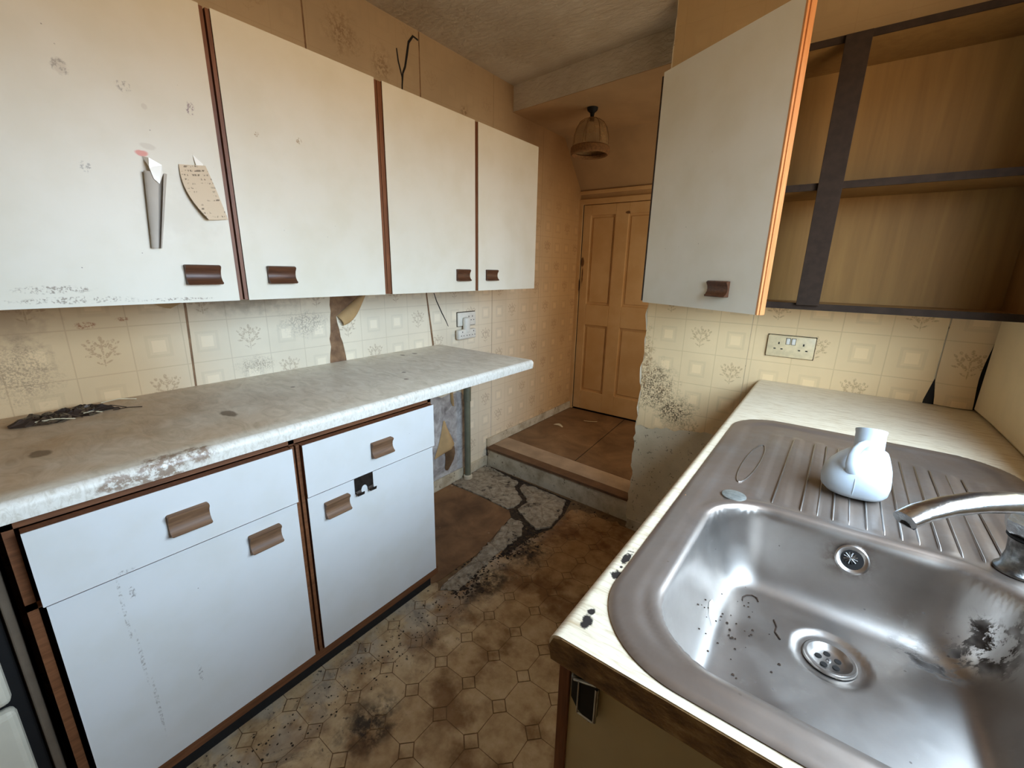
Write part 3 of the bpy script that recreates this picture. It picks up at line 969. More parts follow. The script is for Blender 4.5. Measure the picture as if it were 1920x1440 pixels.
# ------------------------------------------------------------------ left base cabinet and worktop
bc = thing('base_cabinet', (.33, .40, 0), 'white base cabinet with two drawers and two doors under the marbled worktop', 'cabinet')
mb = MB()
ya, yb_ = -.152, .957
xf = .632
for y0 in (ya, .400, yb_ - .016):
    mb.box(.02, xf, y0, y0 + .016, .09, .890)
mb.box(.02, xf, ya, yb_, .09, .120).box(.02, xf, ya, yb_, .866, .892).box(.02, xf, ya, yb_, .680, .696)
mb.box(xf, .647, ya, yb_, .086, .1175).box(xf, .648, .3965, .4065, .1175, .864).box(xf, .648, .4125, .4225, .1175, .864)
mb.build('carcass', M['brown_y'], bc)
MB().box(.05, .600, ya, yb_ - .004, 0, .09).build('plinth', M['dark'], bc)
for (a, b), hy, dy in (((-.130, .395), .130, .296), ((.424, .942), .695, .520)):
    d = MB().box(.6615, .6635, a, b, .694, .864).build('drawer', M['lam_base'], bc)
    MB().box(.634, .6617, a + .0005, b - .0005, .6945, .8635).build('drawer_edging', M['brown'], d)
    handle(d, (.6635, hy, .772), (1, 0, 0), (0, 1, 0), M['handle_worn'])
    d = MB().box(.6495, .6515, a + .004, b, .120, .6850).build('door', M['lam_base'], bc)
    MB().box(.634, .6497, a + .0045, b - .0005, .1205, .6845).build('door_edging', M['brown'], d)
    handle(d, (.6515, dy, .622), (1, 0, 0), (0, 1, 0), M['handle_worn'])

def edge_prof(x0, x1, z1, th, r=.018):
    pts = [(x0, z1 - th), (x1 - .004, z1 - th)]
    for i in range(7):
        q = i / 6 * math.pi / 2
        pts.append((x1 - r + r * math.cos(q), z1 - r + r * math.sin(q)))
    pts.append((x0, z1))
    return pts
wt = MB().prism(edge_prof(.003, .676, .937, .042), -.165, 1.612, 1).build('worktop', M['worktop_left'], None, True)
tag(wt, 'long marbled grey worktop with brown staining along the left wall', 'worktop')

# double hook on the base cabinet door
hk = thing('double_hook', (.652, .62, .63), 'small metal double hook stuck on the right-hand base cabinet door', 'hook')
mb = MB()
arc = [(.624 + .0135 * math.cos(q), .632 + .020 * math.sin(q)) for q in [math.pi * i / 8 for i in range(9)]]
mb.prism([(.588, .630), (.588, .690), (.660, .690), (.660, .630), (.6375, .630)] + arc + [(.6105, .630)], .6522, .6542, 0)
mb.build('plate', M['hook'], hk)
for y0, y1 in ((.590, .610), (.638, .658)):
    MB().loft([[(.653 + a, y0, b), (.653 + a, y1, b), (.6555 + a * .9, y1, b - .002), (.6555 + a * .9, y0, b - .002)] for a, b in
               ((0, .640), (.004, .632), (.012, .628), (.020, .632), (.023, .642))]).build('hook', M['hook'], hk, True)

# ------------------------------------------------------------------ notes on the cabinet door
XD = .4170
nt = thing('rolled_note', (XD, .245, 1.41), 'grey paper rolled into a cone, taped to the nearest wall cabinet door', 'paper')
rings = []
for i in range(9):
    t = i / 8
    yc, zq = .2545 - .0245 * t, 1.592 - .182 * t
    hw = .0235 - .0125 * t
    th = .012 - .003 * t
    ring = []
    for j in range(15):
        q = -2.5 + 5.0 * j / 14
        ring.append((XD + .003 + th * (1 + .85 * math.cos(math.pi - abs(q) * .0 + q * 0)) * 0 + th * (1 - math.cos(q * 1.0) * .0) * 0 + (.001 + th * (1 - math.cos(math.pi * (j / 14) * 2)) * .5 * (1.0)) * (1 if j not in (0, 14) else 1), yc + hw * math.sin(q) * (1.0), zq + .004 * math.sin(j)))
    rings.append(ring)
mb = MB()
rr = []
for i in range(9):
    t = i / 8
    yc, zq = .2545 - .0245 * t, 1.592 - .182 * t
    hw = .0235 - .0125 * t
    row = []
    for j in range(17):
        q = math.radians(60 + 340 * (j / 16) * (1 - .0 * t)) if False else math.radians(40 + 330 * j / 16)
        row.append((XD + .011 - .004 * t + (.009 - .002 * t) * math.cos(q), yc + hw * math.sin(q), zq))
    rr.append(row)
mb.loft(rr, False, False)
mb.build('cone', M['note'], nt, True)
MB().add([], []) if False else None
mb = MB()
mb.add([(XD + .022, .243, 1.622), (XD + .020, .268, 1.610), (XD + .022, .266, 1.588), (XD + .0225, .256, 1.565), (XD + .022, .246, 1.575), (XD + .021, .241, 1.600), (XD + .001, .236, 1.627)],
       [(0, 1, 2, 3, 4, 5), (0, 5, 6)])
mb.build('tape', M['tape'], nt)

rc = thing('receipt', (XD, .37, 1.49), 'curling tan till receipt taped beside the cone of paper', 'paper')
rows = []
for i in range(11):
    t = i / 10
    row = []
    for j in range(9):
        s = j / 8
        y = .310 + .058 * s + .040 * t * (.55 + .45 * s) - .010 * math.sin(math.pi * t) * (1 - s)
        zq = 1.622 - .132 * t + .006 * s
        curl = .010 * (1 - s) * t * t * 1.6 + .008 * s * s * (1 - t) + .004 * math.sin(math.pi * t)
        y += .022 * (1 - s) * t ** 2.2
        row.append((XD + .0025 + curl, y, zq))
    rows.append(row)
mb = MB()
mb.loft(rows, False, False)
mb.build('slip', M['receipt'], rc, True)
mb = MB()
mb.add([(XD + .0015, .345, 1.652), (XD + .003, .366, 1.632), (XD + .006, .362, 1.612), (XD + .006, .350, 1.612)], [(0, 1, 2, 3)])
mb.build('tape', M['tape'], rc)

# ------------------------------------------------------------------ cooker (only its right-hand edge shows)
ck = thing('cooker', (.3, -.48, 0), 'cream enamel cooker standing at the near end of the base cabinet', 'cooker')
MB().box(.02, .560, -.76, -.168, .03, .90, .006).build('body', M['cooker_side'], ck)
MB().box(.561, .585, -.755, -.186, .02, .90, .004).build('front_frame', M['black'], ck)
MB().box(.586, .618, -.75, -.205, .482, .80, .014, 3).build('oven_door', M['cooker'], ck)
MB().box(.586, .618, -.75, -.205, .06, .468, .014, 3).build('drawer', M['cooker'], ck)
MB().box(.575, .60, -.183, -.168, .03, .90, .003).build('side_strip', M['cooker_side'], ck)
MB().box(.03, .585, -.755, -.175, .90, .912, .003).build('hob', M['cooker'], ck)
for hx in (.19, .42):
    for hy in (-.60, -.33):
        MB().lathe([(0, .004), (.078, .004), (.082, 0)], (hx, hy, .912), 28).build('hotplate', M['black'], ck, True)

# ------------------------------------------------------------------ waste pipe under the worktop
pp = thing('waste_pipe', (.05, 1.80, 0), 'grey-green plastic waste pipe standing against the left wall under the worktop', 'pipe')
MB().lathe([(.020, .010), (.020, .545), (.0205, .55), (.024, .553), (.024, .64), (.0225, .645), (.0, .645)], (.05, 1.80, 0), 24).build('tube', M['pipe'], pp, True)
MB().lathe([(.030, .008), (.030, .03), (.021, .036)], (.05, 1.80, 0), 20).build('collar', M['paint_w'], pp, True)

# ------------------------------------------------------------------ sockets
def pin_hole(mb, c, out, along, w, h):
    c, out, along = Vector(c), Vector(out), Vector(along)
    v = [c + along * (sx * w) + Vector((0, 0, sz * h)) + out * d for d in (-.001, .0006) for sx, sz in ((-1, -1), (1, -1), (1, 1), (-1, 1))]
    mb.add(v, [(0, 1, 2, 3), (4, 7, 6, 5), (0, 4, 5, 1), (1, 5, 6, 2), (2, 6, 7, 3), (3, 7, 4, 0)])
sk = thing('double_socket', (1.722, YP, 1.045), 'cream switched double wall socket below the open wall cabinet', 'socket')
MB().box(1.640, 1.806, YP - .014, YP - .002, 1.046, 1.134, .004).build('plate', M['plastic_old'], sk, True)
MB().box(1.638, 1.808, YP - .0042, YP - .0022, 1.044, 1.136).build('grimy_edge', M['rail'], sk)
for xc in (1.713, 1.732):
    MB().box(xc - .0065, xc + .0065, YP - .0185, YP - .013, 1.100, 1.124, .002).build('switch', M['plastic'], sk, True)
    MB().box(xc - .008, xc + .008, YP - .0146, YP - .0138, 1.0985, 1.1255).build('switch_surround', M['rail'], sk)
mb = MB()
for xc in (1.682, 1.768):
    pin_hole(mb, (xc, YP - .0142, 1.102), (0, -1, 0), (1, 0, 0), .0025, .0045)
    for dx in (-.0125, .0125):
        pin_hole(mb, (xc + dx, YP - .0142, 1.079), (0, -1, 0), (1, 0, 0), .004, .0022)
mb.build('pin_holes', M['hole'], sk)['kind'] = 'stuff'

sl = thing('double_socket', (0, 1.845, 1.03), 'white double wall socket on the left wall under the cabinets', 'socket')
MB().box(.002, .014, 1.765, 1.925, 1.030, 1.112, .003).build('plate', M['plastic'], sl, True)
MB().box(.0018, .0035, 1.761, 1.929, 1.026, 1.116).build('grimy_edge', M['rail'], sl)
mb = MB()
pin_hole(mb, (.0142, 1.893, 1.085), (1, 0, 0), (0, 1, 0), .0025, .0045)
for dy in (-.012, .012):
    pin_hole(mb, (.0142, 1.893 + dy, 1.062), (1, 0, 0), (0, 1, 0), .004, .0022)
pin_hole(mb, (.0142, 1.86, 1.085), (1, 0, 0), (0, 1, 0), .0025, .0045)
mb.build('pin_holes', M['hole'], sl)['kind'] = 'stuff'
ad = thing('plug_adaptor', (.015, 1.81, .95), 'white three-way plug adaptor plugged into the left wall socket', 'adaptor')
MB().box(.015, .050, 1.795, 1.840, .985, 1.085, .014, 3).box(.015, .046, 1.737, 1.895, .952, 1.012, .009, 3).build('body', M['plastic'], ad, True)
mb = MB()
for yc in (1.768, 1.818, 1.868):
    pin_hole(mb, (.0462, yc, .998), (1, 0, 0), (0, 1, 0), .0025, .004)
    for dy in (-.011, .011):
        pin_hole(mb, (.0462, yc + dy, .975), (1, 0, 0), (0, 1, 0), .0035, .0022)
mb.build('pin_holes', M['hole'], ad)['kind'] = 'stuff'

# ------------------------------------------------------------------ pendant lamp
lp = thing('pendant_lamp', (.455, 2.50, 2.335), 'fringed dome lampshade hanging from the low passage ceiling', 'lamp')
LC = (.455, 2.50, 0)
MB().lathe([(0.0, 2.335), (.034, 2.335), (.030, 2.318), (.014, 2.305), (.011, 2.285), (.015, 2.283), (.015, 2.262), (0, 2.262)], LC, 20).build('ceiling_rose', M['black'], lp, True)
prof = [(.014, 2.278), (.042, 2.272), (.075, 2.250), (.098, 2.214), (.109, 2.170), (.112, 2.125), (.110, 2.098)]
MB().lathe(prof, LC, 40).build('shade', M['shade'], lp, True)
MB().lathe([(.112, 2.118), (.119, 2.112), (.121, 2.094), (.118, 2.076), (.109, 2.070), (.101, 2.076), (.100, 2.09)], LC, 40).build('shade_trim', M['shade_trim'], lp, True)
for i in range(8):
    q = 2 * math.pi * i / 8 + .2
    pts = [(LC[0] + math.cos(q) * (r + .001), LC[1] + math.sin(q) * (r + .001), h) for r, h in prof[1:6]]
    MB().tube(pts, .0016, 5).build('rib', M['shade_trim'], lp)

# ------------------------------------------------------------------ right-hand wall cabinet (doors missing but one)
rcab = thing('open_wall_cabinet', (1.74, 1.82, 1.26), 'open wall cabinet with bare shelves and one white door ajar', 'cabinet')
XA, XB, YK, KB, KT = 1.188, 2.292, 1.690, 1.258, 2.086
MB().box(XA, XB, YP - .010, YP - .003, KB, KT).build('back_panel', M['ochre'], rcab)
for x0 in (XA, XB - .016):
    MB().box(x0, x0 + .016, YK + .004, YP - .010, KB, KT).build('side_panel', M['ochre'], rcab)
MB().box(XA + .016, XB - .016, YK + .004, YP - .010, KB, KB + .018).build('bottom_panel', M['ochre'], rcab)
MB().box(XA + .016, XB - .016, YK + .004, YP - .010, KT - .018, KT).build('top_panel', M['ochre'], rcab)
MB().box(XA + .016, XB - .016, YK + .006, YP - .010, 1.650, 1.668).build('shelf', M['ochre'], rcab)
MB().box(XA, XB, YK, YK + .005, 1.648, 1.670).build('shelf_lipping', M['rail'], rcab)
MB().box(XA, XB, YK - .001, YK + .004, KB, KB + .022).build('bottom_rail', M['rail'], rcab)
MB().box(XA, XB, YK - .001, YK + .004, KT - .020, KT).build('top_rail', M['rail'], rcab)
MB().box(XA - .012, XA + .002, YK - .020, YP - .010, KB, KT).build('end_panel', M['rail'], rcab)
MB().box(1.731, 1.797, YK - .014, YK + .003, KB + .016, KT - .004, .001).build('stile', M['rail'], rcab)
# the remaining door, swung open about its left edge
hg = Vector((1.192, 1.684))
fr = Vector((1.657, 1.412))
ax = (fr - hg).normalized()
nx = Vector((ax.y, -ax.x))      # outward (towards the camera side)
def door_slab(s0, s1, n0, n1, z0, z1, nm, mt, par):
    pts = [hg + ax * s0 + nx * n0, hg + ax * s1 + nx * n0, hg + ax * s1 + nx * n1, hg + ax * s0 + nx * n1]
    return MB().prism([(p.x, p.y) for p in pts], z0, z1, 2).build(nm, mt, par)
Ld = (fr - hg).length
dd = door_slab(0, Ld - .002, .0, .018, 1.252, 2.098, 'door', M['lam'], rcab)
e = MB()
for n0, n1, s in ((-.016, -.006, .004), (-.0055, .0095, .008), (.010, .0182, .004)):
    pts = [hg + ax * (Ld - .002) + nx * n0, hg + ax * (Ld + s) + nx * n0, hg + ax * (Ld + s) + nx * n1, hg + ax * (Ld - .002) + nx * n1]
    e.prism([(p.x, p.y) for p in pts], 1.252, 2.098, 2)
ee = e.build('door_edging', M['edge_orange'], dd)
hp = hg + ax * (Ld * .715) + nx * .018
handle(dd, (hp.x, hp.y, 1.325), (nx.x, nx.y, 0), (ax.x, ax.y, 0), M['handle'], .085)
# curled lining paper on the shelf
lpz = MB()
lpz.loft([[(2.05 + .22 * s, 1.74 + .05 * t + .02 * math.sin(s * 5), 1.669 + .016 * math.sin(s * 3.0) * t * s) for t in (0, .35, .7, 1)] for s in [i / 8 for i in range(9)]], False, False)
tag(lpz.build('lining_paper', M['scrap'], None, True), 'pale curled scrap of lining paper on the open cabinet shelf', 'paper')

# ------------------------------------------------------------------ sink unit, worktop
XF = 1.627
su = thing('sink_cabinet', (1.96, 1.09, 0), 'cream sink cabinet with a brown edge and chrome catch under the sink', 'cabinet')
YN = .262
MB().box(1.650, XR - .002, YN, YN + .016, .06, .893).build('end_panel', M['panel_cream'], su)
MB().box(1.634, 1.650, YN - .004, YN + .02, .0, .893, .001).build('corner_post', M['brown'], su)
for i in range(3):
    y0 = YN + .03 + i * .55
    d = MB().box(1.634, 1.650, y0, y0 + .535, .10, .70, .002).build('door', M['panel_cream'], su)
    handle(d, (1.634, y0 + .07, .62), (-1, 0, 0), (0, 1, 0), M['handle'])
MB().box(1.638, 1.650, YN + .02, YP - .004, .71, .893).build('top_rail', M['brown_y'], su)
MB().box(1.70, 1.72, YN + .02, YP - .004, 0, .10).build('plinth', M['dark'], su)
MB().box(1.650, XR - .002, YN - .001, YN + .001, .881, .893).build('top_strip', M['brown'], su)  # thin brown strip along the top of the end panel
ct = MB()
ct.box(1.654, 1.664, YN - .010, YN - .0005, .852, .876, .003)
MB_l = MB().prism([(1.658, .872), (1.690, .884), (1.6925, .882), (1.6925, .832), (1.685, .823), (1.668, .832), (1.658, .846)], YN - .013, YN - .006, 1)
lt = MB_l.build('catch', M['hole'], su)
MB().tube([(1.668, YN - .0135, .828), (1.668, YN - .0135, .877)], .0014, 8).tube([(1.6915, YN - .012, .828), (1.6915, YN - .012, .880)], .0025, 8).tube([(1.660, YN - .012, .874), (1.6905, YN - .012, .8845)], .0020, 8).tube([(1.668, YN - .0125, .827), (1.6895, YN - .0125, .826)], .0018, 8).build('catch_rim', M['chrome'], lt, True)
ct.build('catch_plate', M['chrome_dirty'], lt)

w2 = MB()
w2.prism(edge_prof(-1.71, -XF, .937, .042, .016), .240, YP - .004, 1)
w2bm = w2.bm
for v in w2bm.verts:
    v.co.x = -v.co.x
w2.box(2.20, XR - .003, .240, YP - .004, .895, .937).box(1.71, 2.20, .240, .285, .895, .937).box(1.71, 2.20, 1.30, YP - .004, .895, .937)
wto = w2.build('worktop', M['worktop_right'], None, True)
tag(wto, 'white wood-grain worktop around the steel sink', 'worktop')
ep = [(XF + .004, .897), (XF + .001, .918), (XF + .006, .930), (XF + .018, .9355), (XR - .004, .9355), (XR - .004, .896)]
eo = MB().prism(ep, .2385, .2402, 1).build('chipboard_end', M['chipboard'], wto)
eo['label'] = 'bare grimy chipboard end of the worktop'

# ---- steel sink: pressed sheet with bowl and draining board
SX0, SX1, SY0, SY1, SR = 1.656, 2.252, .252, 1.345, .125
BX0, BX1, BY0, BY1, BR = 1.716, 2.150, .300, .750, .105
DEPTH = .142
def sd_rr(x, y, x0, x1, y0, y1, r):
    cx, cy = (x0 + x1) / 2, (y0 + y1) / 2
    qx = np.abs(x - cx) - (x1 - x0) / 2 + r
    qy = np.abs(y - cy) - (y1 - y0) / 2 + r
    return np.hypot(np.maximum(qx, 0), np.maximum(qy, 0)) + np.minimum(np.maximum(qx, qy), 0) - r
def sstep(a, b, v):
    t = np.clip((v - a) / (b - a), 0, 1)
    return t * t * (3 - 2 * t)
hgrid = .0055
gx = np.arange(SX0 - hgrid, SX1 + 2 * hgrid, hgrid)
gy = np.arange(SY0 - hgrid, SY1 + 2 * hgrid, hgrid)
X, Y = np.meshgrid(gx, gy, indexing='ij')
sd = sd_rr(X, Y, SX0, SX1, SY0, SY1, SR)
eps = 1e-4
gxn = (sd_rr(X + eps, Y, SX0, SX1, SY0, SY1, SR) - sd) / eps
gyn = (sd_rr(X, Y + eps, SX0, SX1, SY0, SY1, SR) - sd) / eps
snap = sd > -hgrid * .45
keep = sd < hgrid * .95
X = np.where(snap & keep, X - gxn * sd, X)
Y = np.where(snap & keep, Y - gyn * sd, Y)
sd = sd_rr(X, Y, SX0, SX1, SY0, SY1, SR)
def sink_z(X, Y, sd):
    di = -sd
    z = .9385 + .0035 * sstep(0, .006, di) - .0042 * sstep(.030, .052, di)        # raised rim, recessed field
    b = -sd_rr(X, Y, BX0, BX1, BY0, BY1, BR)
    t = np.clip(b / .075, 0, 1)
    prof = (1 - (1 - t) ** 2.6) * sstep(-.02, .22, t)
    bowl = DEPTH * prof + .006 * sstep(.06, .22, b)
    z = z + .0022 * sstep(-.022, -.012, b) * (1 - sstep(-.010, .0, b))           # bead round the bowl
    z = z - bowl
    rr = np.hypot(X - 1.932, Y - .596)
    z = z - .004 * (1 - sstep(.046, .052, rr)) - .004 * (1 - sstep(.026, .032, rr))
    # draining board grooves
    far = 1.225 - .35 * np.maximum(0, X - 2.02) - .2 * np.maximum(0, 1.80 - X)
    win = sstep(.772, .784, Y) * (1 - sstep(far - .02, far, Y)) * sstep(1.755, 1.765, X) * (1 - sstep(2.185, 2.195, X))
    ph = np.mod((X - 1.810) / .0487, 1.0)
    rib = sstep(.04, .12, ph) * (1 - sstep(.48, .56, ph))
    z = z + win * (.0026 * rib) - win * .0006
    return z
Z = sink_z(X, Y, sd)
idx = -np.ones(X.shape, int)
verts = []
for i in range(X.shape[0]):
    for j in range(X.shape[1]):
        if keep[i, j]:
            idx[i, j] = len(verts)
            verts.append((float(X[i, j]), float(Y[i, j]), float(Z[i, j])))
faces = []
for i in range(X.shape[0] - 1):
    for j in range(X.shape[1] - 1):
        q = (idx[i, j], idx[i + 1, j], idx[i + 1, j + 1], idx[i, j + 1])
        if min(q) >= 0:
            faces.append(tuple(int(a) for a in q))
me = bpy.data.meshes.new('basin')
me.from_pydata(verts, [], faces)
me.materials.append(M['steel'].mat)
for p in me.polygons:
    p.use_smooth = True
me.update()
sink = thing('steel_sink', (1.95, .80, .937), 'stained stainless steel sink with bowl and ribbed draining board', 'sink')
so = bpy.data.objects.new('basin', me)
COL.objects.link(so)
so.parent = sink
so.matrix_parent_inverse = Matrix.Translation(-sink.location)
zf = float(sink_z(np.array([[1.932]]), np.array([[.596]]), sd_rr(np.array([[1.932]]), np.array([[.596]]), SX0, SX1, SY0, SY1, SR))[0, 0])
dc = (1.932, .596, zf)
dr = MB().lathe([(.0, .0015), (.020, .001), (.024, .003), (.030, .0085), (.034, .0088), (.036, .007), (.0365, .0045)], dc, 40).build('waste', M['steel_plain'], sink, True)
mb = MB()
for i in range(5):
    q = 2 * math.pi * i / 5 + .5
    mb.lathe([(.0, .0022), (.0048, .0022), (.0048, .0008)], (dc[0] + .0135 * math.cos(q), dc[1] + .0135 * math.sin(q), dc[2]), 12)
mb.build('waste_holes', M['hole'], dr)['kind'] = 'stuff'
MB().lathe([(.0, .0032), (.003, .003), (.004, .001)], dc, 12).build('screw', M['chrome'], dr, True)
# overflow on the far wall of the bowl
on = Vector((0, -.86, .51))
oc = Vector((1.943, .7285, .8975)) + on * .004
ov = MB().lathe([(.0235, -.002), (.0245, .001), (.022, .003), (.018, .002), (.015, -.001)], oc, 28, on).build('overflow', M['steel_plain'], sink, True)
MB().lathe([(0, .0004), (.0165, .0004), (.0165, -.002)], oc, 24, on).build('overflow_hole', M['hole'], ov)
mb = MB()
b1 = on.orthogonal().normalized()
b2 = on.cross(b1)
for i in range(6):
    q = math.pi * i / 6
    dv = b1 * math.cos(q) + b2 * math.sin(q)
    mb.tube([oc + on * .0015 - dv * .010 + b2 * -.003, oc + on * .0015 + dv * .010 + b2 * -.003], .0013, 6)
mb.build('overflow_grid', M['chrome_dirty'], ov)
# blanking disc over the spare tap hole
MB().lathe([(0, .0024), (.020, .0022), (.0225, .0012), (.0225, -.002)], (1.745, .757, .9395), 28).build('blanking_disc', M['disc'], sink, True)
for xr in (1.810, 1.858, 1.884, 1.908, 1.932, 1.958, 1.982, 2.006, 2.028, 2.054, 2.080, 2.106, 2.132):
    yf_ = 1.205 - .35 * max(0, xr - 2.02)
    MB().tube([(xr + .006 * t, .776 + (yf_ - .776) * t, .9385 + (.0006 if 0 < t < 1 else -.002)) for t in (0, .03, .5, .97, 1)], .0017, 8).build('drainer_rib', M['steel_plain'], sink, True)
# leaf-shaped pressing at the corner of the draining board
mb = MB()
lf = []
for i in range(25):
    q = 2 * math.pi * i / 24
    lf.append((1.741 + .016 * math.cos(q) + .010 * math.sin(q) ** 2 * 0 + .012 * (math.sin(q) + 1) / 2, .965 + .135 * math.sin(q), .9388))
mb.tube(lf, .0011, 6)
mb.build('pressed_outline', M['steel_plain'], sink, True)

# ---- tap
tp = thing('mixer_tap', (2.140, .778, .94), 'chrome swan-neck tap over the sink bowl at the right edge', 'tap')
TB = (2.140, .778, .9395)
MB().lathe([(.0, 0), (.027, 0), (.027, .004), (.022, .010), (.019, .030), (.021, .052), (.023, .056)], TB, 28).build('pedestal', M['chrome_dirty'], tp, True)
MB().lathe([(.0225, .057), (.0245, .058), (.0245, .061), (.0225, .062)], TB, 28).build('seal', M['black'], tp, True)
MB().lathe([(.024, .062), (.030, .068), (.033, .085), (.030, .100), (.020, .108), (0, .110)], TB, 7).build('collar', M['chrome'], tp)
pts = [(2.142, .780, 1.026), (2.136, .769, 1.047), (2.118, .749, 1.061), (2.090, .720, 1.068), (2.050, .683, 1.069), (2.015, .650, 1.065), (1.990, .627, 1.057), (1.974, .612, 1.047)]
MB().tube(pts, [.020, .021, .021, .020, .019, .0175, .0165, .016], 16, True, (.75, 1.1)).build('spout', M['chrome'], tp, True)
MB().lathe([(.0, -.004), (.0085, -.004), (.0095, 0), (.0095, .004)], (1.980, .618, 1.040), 14, (.4, .4, 1)).build('nozzle', M['hole'], tp)

# ---- white plastic bottle lying on the draining board
bt = thing('plastic_bottle', (1.94, .92, .942), 'white plastic handled bottle with a wide neck on the draining board', 'bottle')
BC = Vector((1.938, .925, .942))
rx, ry = Vector((1, .06, 0)).normalized(), Vector((-.06, 1, 0)).normalized()
def sup(t, w0, w1, d, zc, n=28, e=2.6):
    out = []
    for j in range(n):
        q = 2 * math.pi * j / n
        c, s = math.cos(q), math.sin(q)
        w = w1 if c > 0 else w0
        a = math.copysign(abs(c) ** (2 / e), c) * w
        b = math.copysign(abs(s) ** (2 / e), s) * d
        out.append((a, b))
    return out
rings = []
for h, wl_, wr_, d, ox, oy in [(0.0, .034, .040, .030, 0, .0), (.003, .047, .049, .040, 0, .0), (.012, .056, .055, .047, 0, .0), (.028, .058, .057, .050, 0, .002), (.044, .055, .056, .050, .0, .006),
                            (.058, .046, .055, .047, .0, .012), (.070, .034, .052, .042, .0, .018), (.080, .022, .047, .036, .002, .024), (.087, .010, .042, .030, .004, .028), (.090, .002, .034, .022, .006, .030)]:
    rings.append([BC + rx * (a + ox) + ry * (b + oy) + Vector((0, 0, h)) for a, b in sup(0, wl_, wr_, d, h, 36, 2.3)])
MB().loft(rings).build('body', M['bottle'], bt, 'all')
n0 = BC + rx * .015 + ry * .026 + Vector((0, 0, .060))
nd = (ry * .42 + Vector((0, 0, 1)) * .90).normalized()
MB().lathe([(.027, 0), (.0255, .028), (.0255, .062), (.0268, .066), (.0268, .069), (.0240, .069), (.0230, .064), (.0226, .030), (.0, .029)], n0, 32, nd).build('neck', M['bottle'], bt, True)
hpts = [(1.946, .948, 1.046), (1.936, .926, 1.046), (1.928, .908, 1.040), (1.923, .896, 1.029), (1.922, .890, 1.014), (1.926, .890, .999), (1.933, .898, .986)]
MB().tube(hpts, [.0075, .0072, .0070, .0070, .0072, .0080, .0090], 14, True, (.75, 1.15)).build('handle', M['bottle'], bt, True)
MB().tube([BC + rx * -.006 + ry * (-.0485 + .012 * abs(t - .4) ** 1.5) + Vector((0, 0, .010 + .036 * t)) for t in (0, .25, .5, .75, 1)], .0008, 6).build('mould_seam', M['bottle'], bt, True)

# ------------------------------------------------------------------ small loose things
def twig(pts, r, label, nm='twig', mat='twig'):
    o = MB().tube(pts, r, 6).build(nm, M[mat], None, True)
    return tag(o, label, 'twig')
def bowl_z(x, y):
    a, b = np.array([[x]]), np.array([[y]])
    return float(sink_z(a, b, sd_rr(a, b, SX0, SX1, SY0, SY1, SR))[0, 0])
def on_bowl(lst, dz=.0015):
    return [(x, y, bowl_z(x, y) + dz) for x, y in lst]
twig(on_bowl([(1.800, .640), (1.799, .650), (1.804, .660), (1.812, .666), (1.820, .664), (1.824, .655)], .001), .0011, 'small curled stalk in the far left corner of the sink bowl')
twig(on_bowl([(1.852, .626), (1.858, .612), (1.857, .598), (1.866, .586)], .001), .0011, 'thin bent stalk beside the sink plughole')
f_ = MB()
for _ in range(46):
    fx, fy = random.gauss(1.80, .03), random.gauss(.56, .05)
    if not (1.745 < fx < 1.90 and .36 < fy < .70):
        continue
    fz = bowl_z(fx, fy)
    w_ = random.uniform(.0007, .0024)
    f_.add([(fx - w_, fy - w_, fz + .0006), (fx + w_, fy - w_ * .6, fz + .0006), (fx + w_ * .8, fy + w_, fz + .0006), (fx - w_ * .7, fy + w_ * .8, fz + .0006), (fx, fy, fz + .0006 + w_)], [(0, 1, 4), (1, 2, 4), (2, 3, 4), (3, 0, 4)])
f_ = tag(f_.build('dirt', M['twig'], None), 'scatter of tiny dark specks in the left end of the sink bowl', 'dirt')
f_['kind'] = 'stuff'
mb = MB()
z0 = bowl_z(1.768, .555)
mb.add([(1.758, .585, bowl_z(1.758, .585) + .002), (1.768, .570, bowl_z(1.768, .57) + .010), (1.772, .548, bowl_z(1.772, .548) + .009), (1.772, .533, bowl_z(1.772, .533) + .002), (1.762, .548, bowl_z(1.762, .548) + .002), (1.756, .570, bowl_z(1.756, .57) + .002)], [(0, 1, 5), (1, 2, 4, 5), (2, 3, 4)])
tag(mb.build('paint_flake', M['plastic'], None), 'white curled flake lying in the left end of the sink bowl', 'flake')
mb = MB()
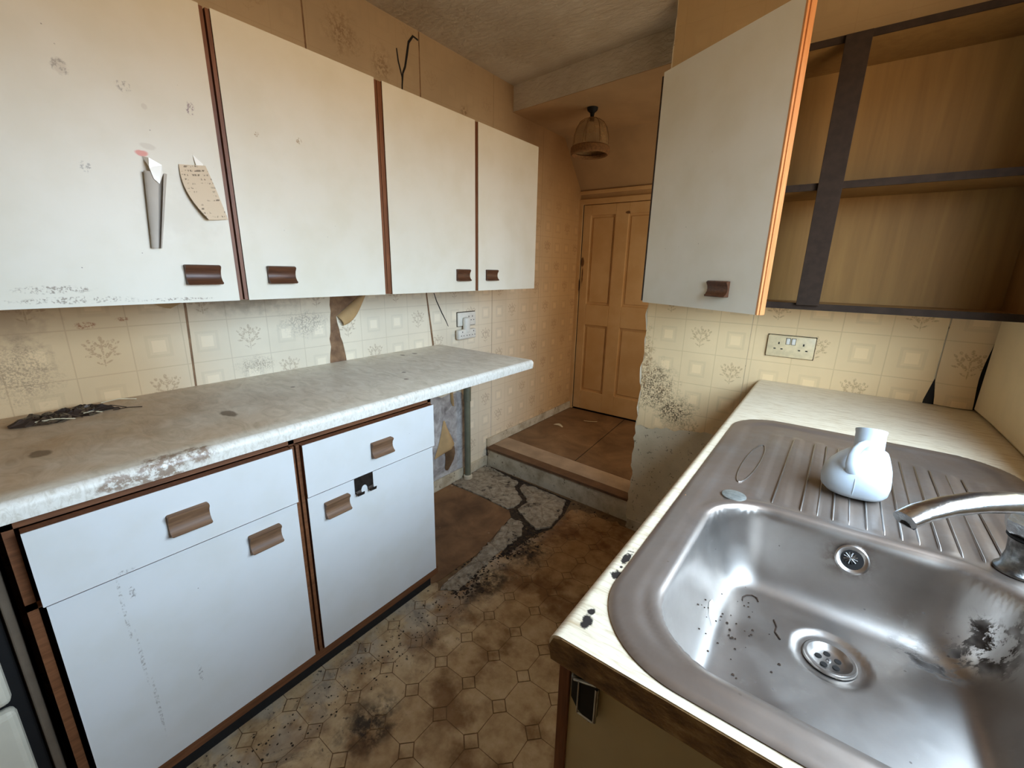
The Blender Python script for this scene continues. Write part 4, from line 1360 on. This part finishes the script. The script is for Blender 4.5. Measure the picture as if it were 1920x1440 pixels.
mb.add([(1.661, .686, .938), (1.672, .688, .938), (1.673, .696, .938), (1.664, .698, .938), (1.667, .692, .943)], [(0, 1, 4), (1, 2, 4), (2, 3, 4), (3, 0, 4), (3, 2, 1, 0)])
tag(mb.build('crumb', M['edge_orange'], None), 'orange crumb on the front edge of the white worktop', 'crumb')
mb = MB()
mb.loft([[(.14 + .09 * s, 2.742 + .012 * math.sin(s * 4) + .016 * t, ZS + .002 + .012 * math.sin(s * math.pi) * t) for t in (0, .5, 1)] for s in [i / 6 for i in range(7)]], False, False)
tag(mb.build('paper_scrap', M['scrap'], None, True), 'pale curled paper scrap on the passage floor', 'paper')
mb = MB()
mb.loft([[(.29 + .10 * s, 2.99 + .05 * s * s + .004 * t, ZS + .001 + .003 * t) for t in (0, 1)] for s in [i / 6 for i in range(7)]], False, False)
tag(mb.build('paper_scrap', M['scrap'], None, True), 'thin pale strip of paper on the passage floor near the door', 'paper')

# clump of litter at the back of the left worktop
cl = thing('litter_heap', (.15, .03, .938), 'dark heap of crumpled film and twigs at the back of the marbled worktop', 'litter')
for i in range(16):
    mb = MB()
    cx, cy = .095 + random.uniform(-.05, .06) * (1 - i / 24), -.04 + i * .010 + random.uniform(-.02, .02)
    n, mrows = 7, 4
    rings = []
    for a in range(mrows):
        rr_ = (.030, .026, .016, .004)[a] * random.uniform(.7, 1.2)
        rings.append([(cx + rr_ * math.cos(2 * math.pi * q / n) * random.uniform(.6, 1.2), cy + 1.3 * rr_ * math.sin(2 * math.pi * q / n) * random.uniform(.6, 1.2), .938 + a * .005 * random.uniform(.7, 1.3)) for q in range(n)])
    mb.loft(rings)
    mb.build('crumpled_film', M['foil'] if i % 3 else M['twig'], cl)
for i in range(10):
    a = random.gauss(1.45, .25)
    cx, cy, L = .06 + random.random() * .12, random.uniform(-.05, .13), random.uniform(.03, .09)
    z1 = .940 + random.uniform(0, .012)
    MB().tube([(cx, cy, z1), (cx + L * .5 * math.cos(a), cy + L * .5 * math.sin(a), z1 + .002), (cx + L * math.cos(a), cy + L * math.sin(a), .9395)], .0014, 5).build('twig', M['twig'] if i % 4 else M['scrap'], cl)
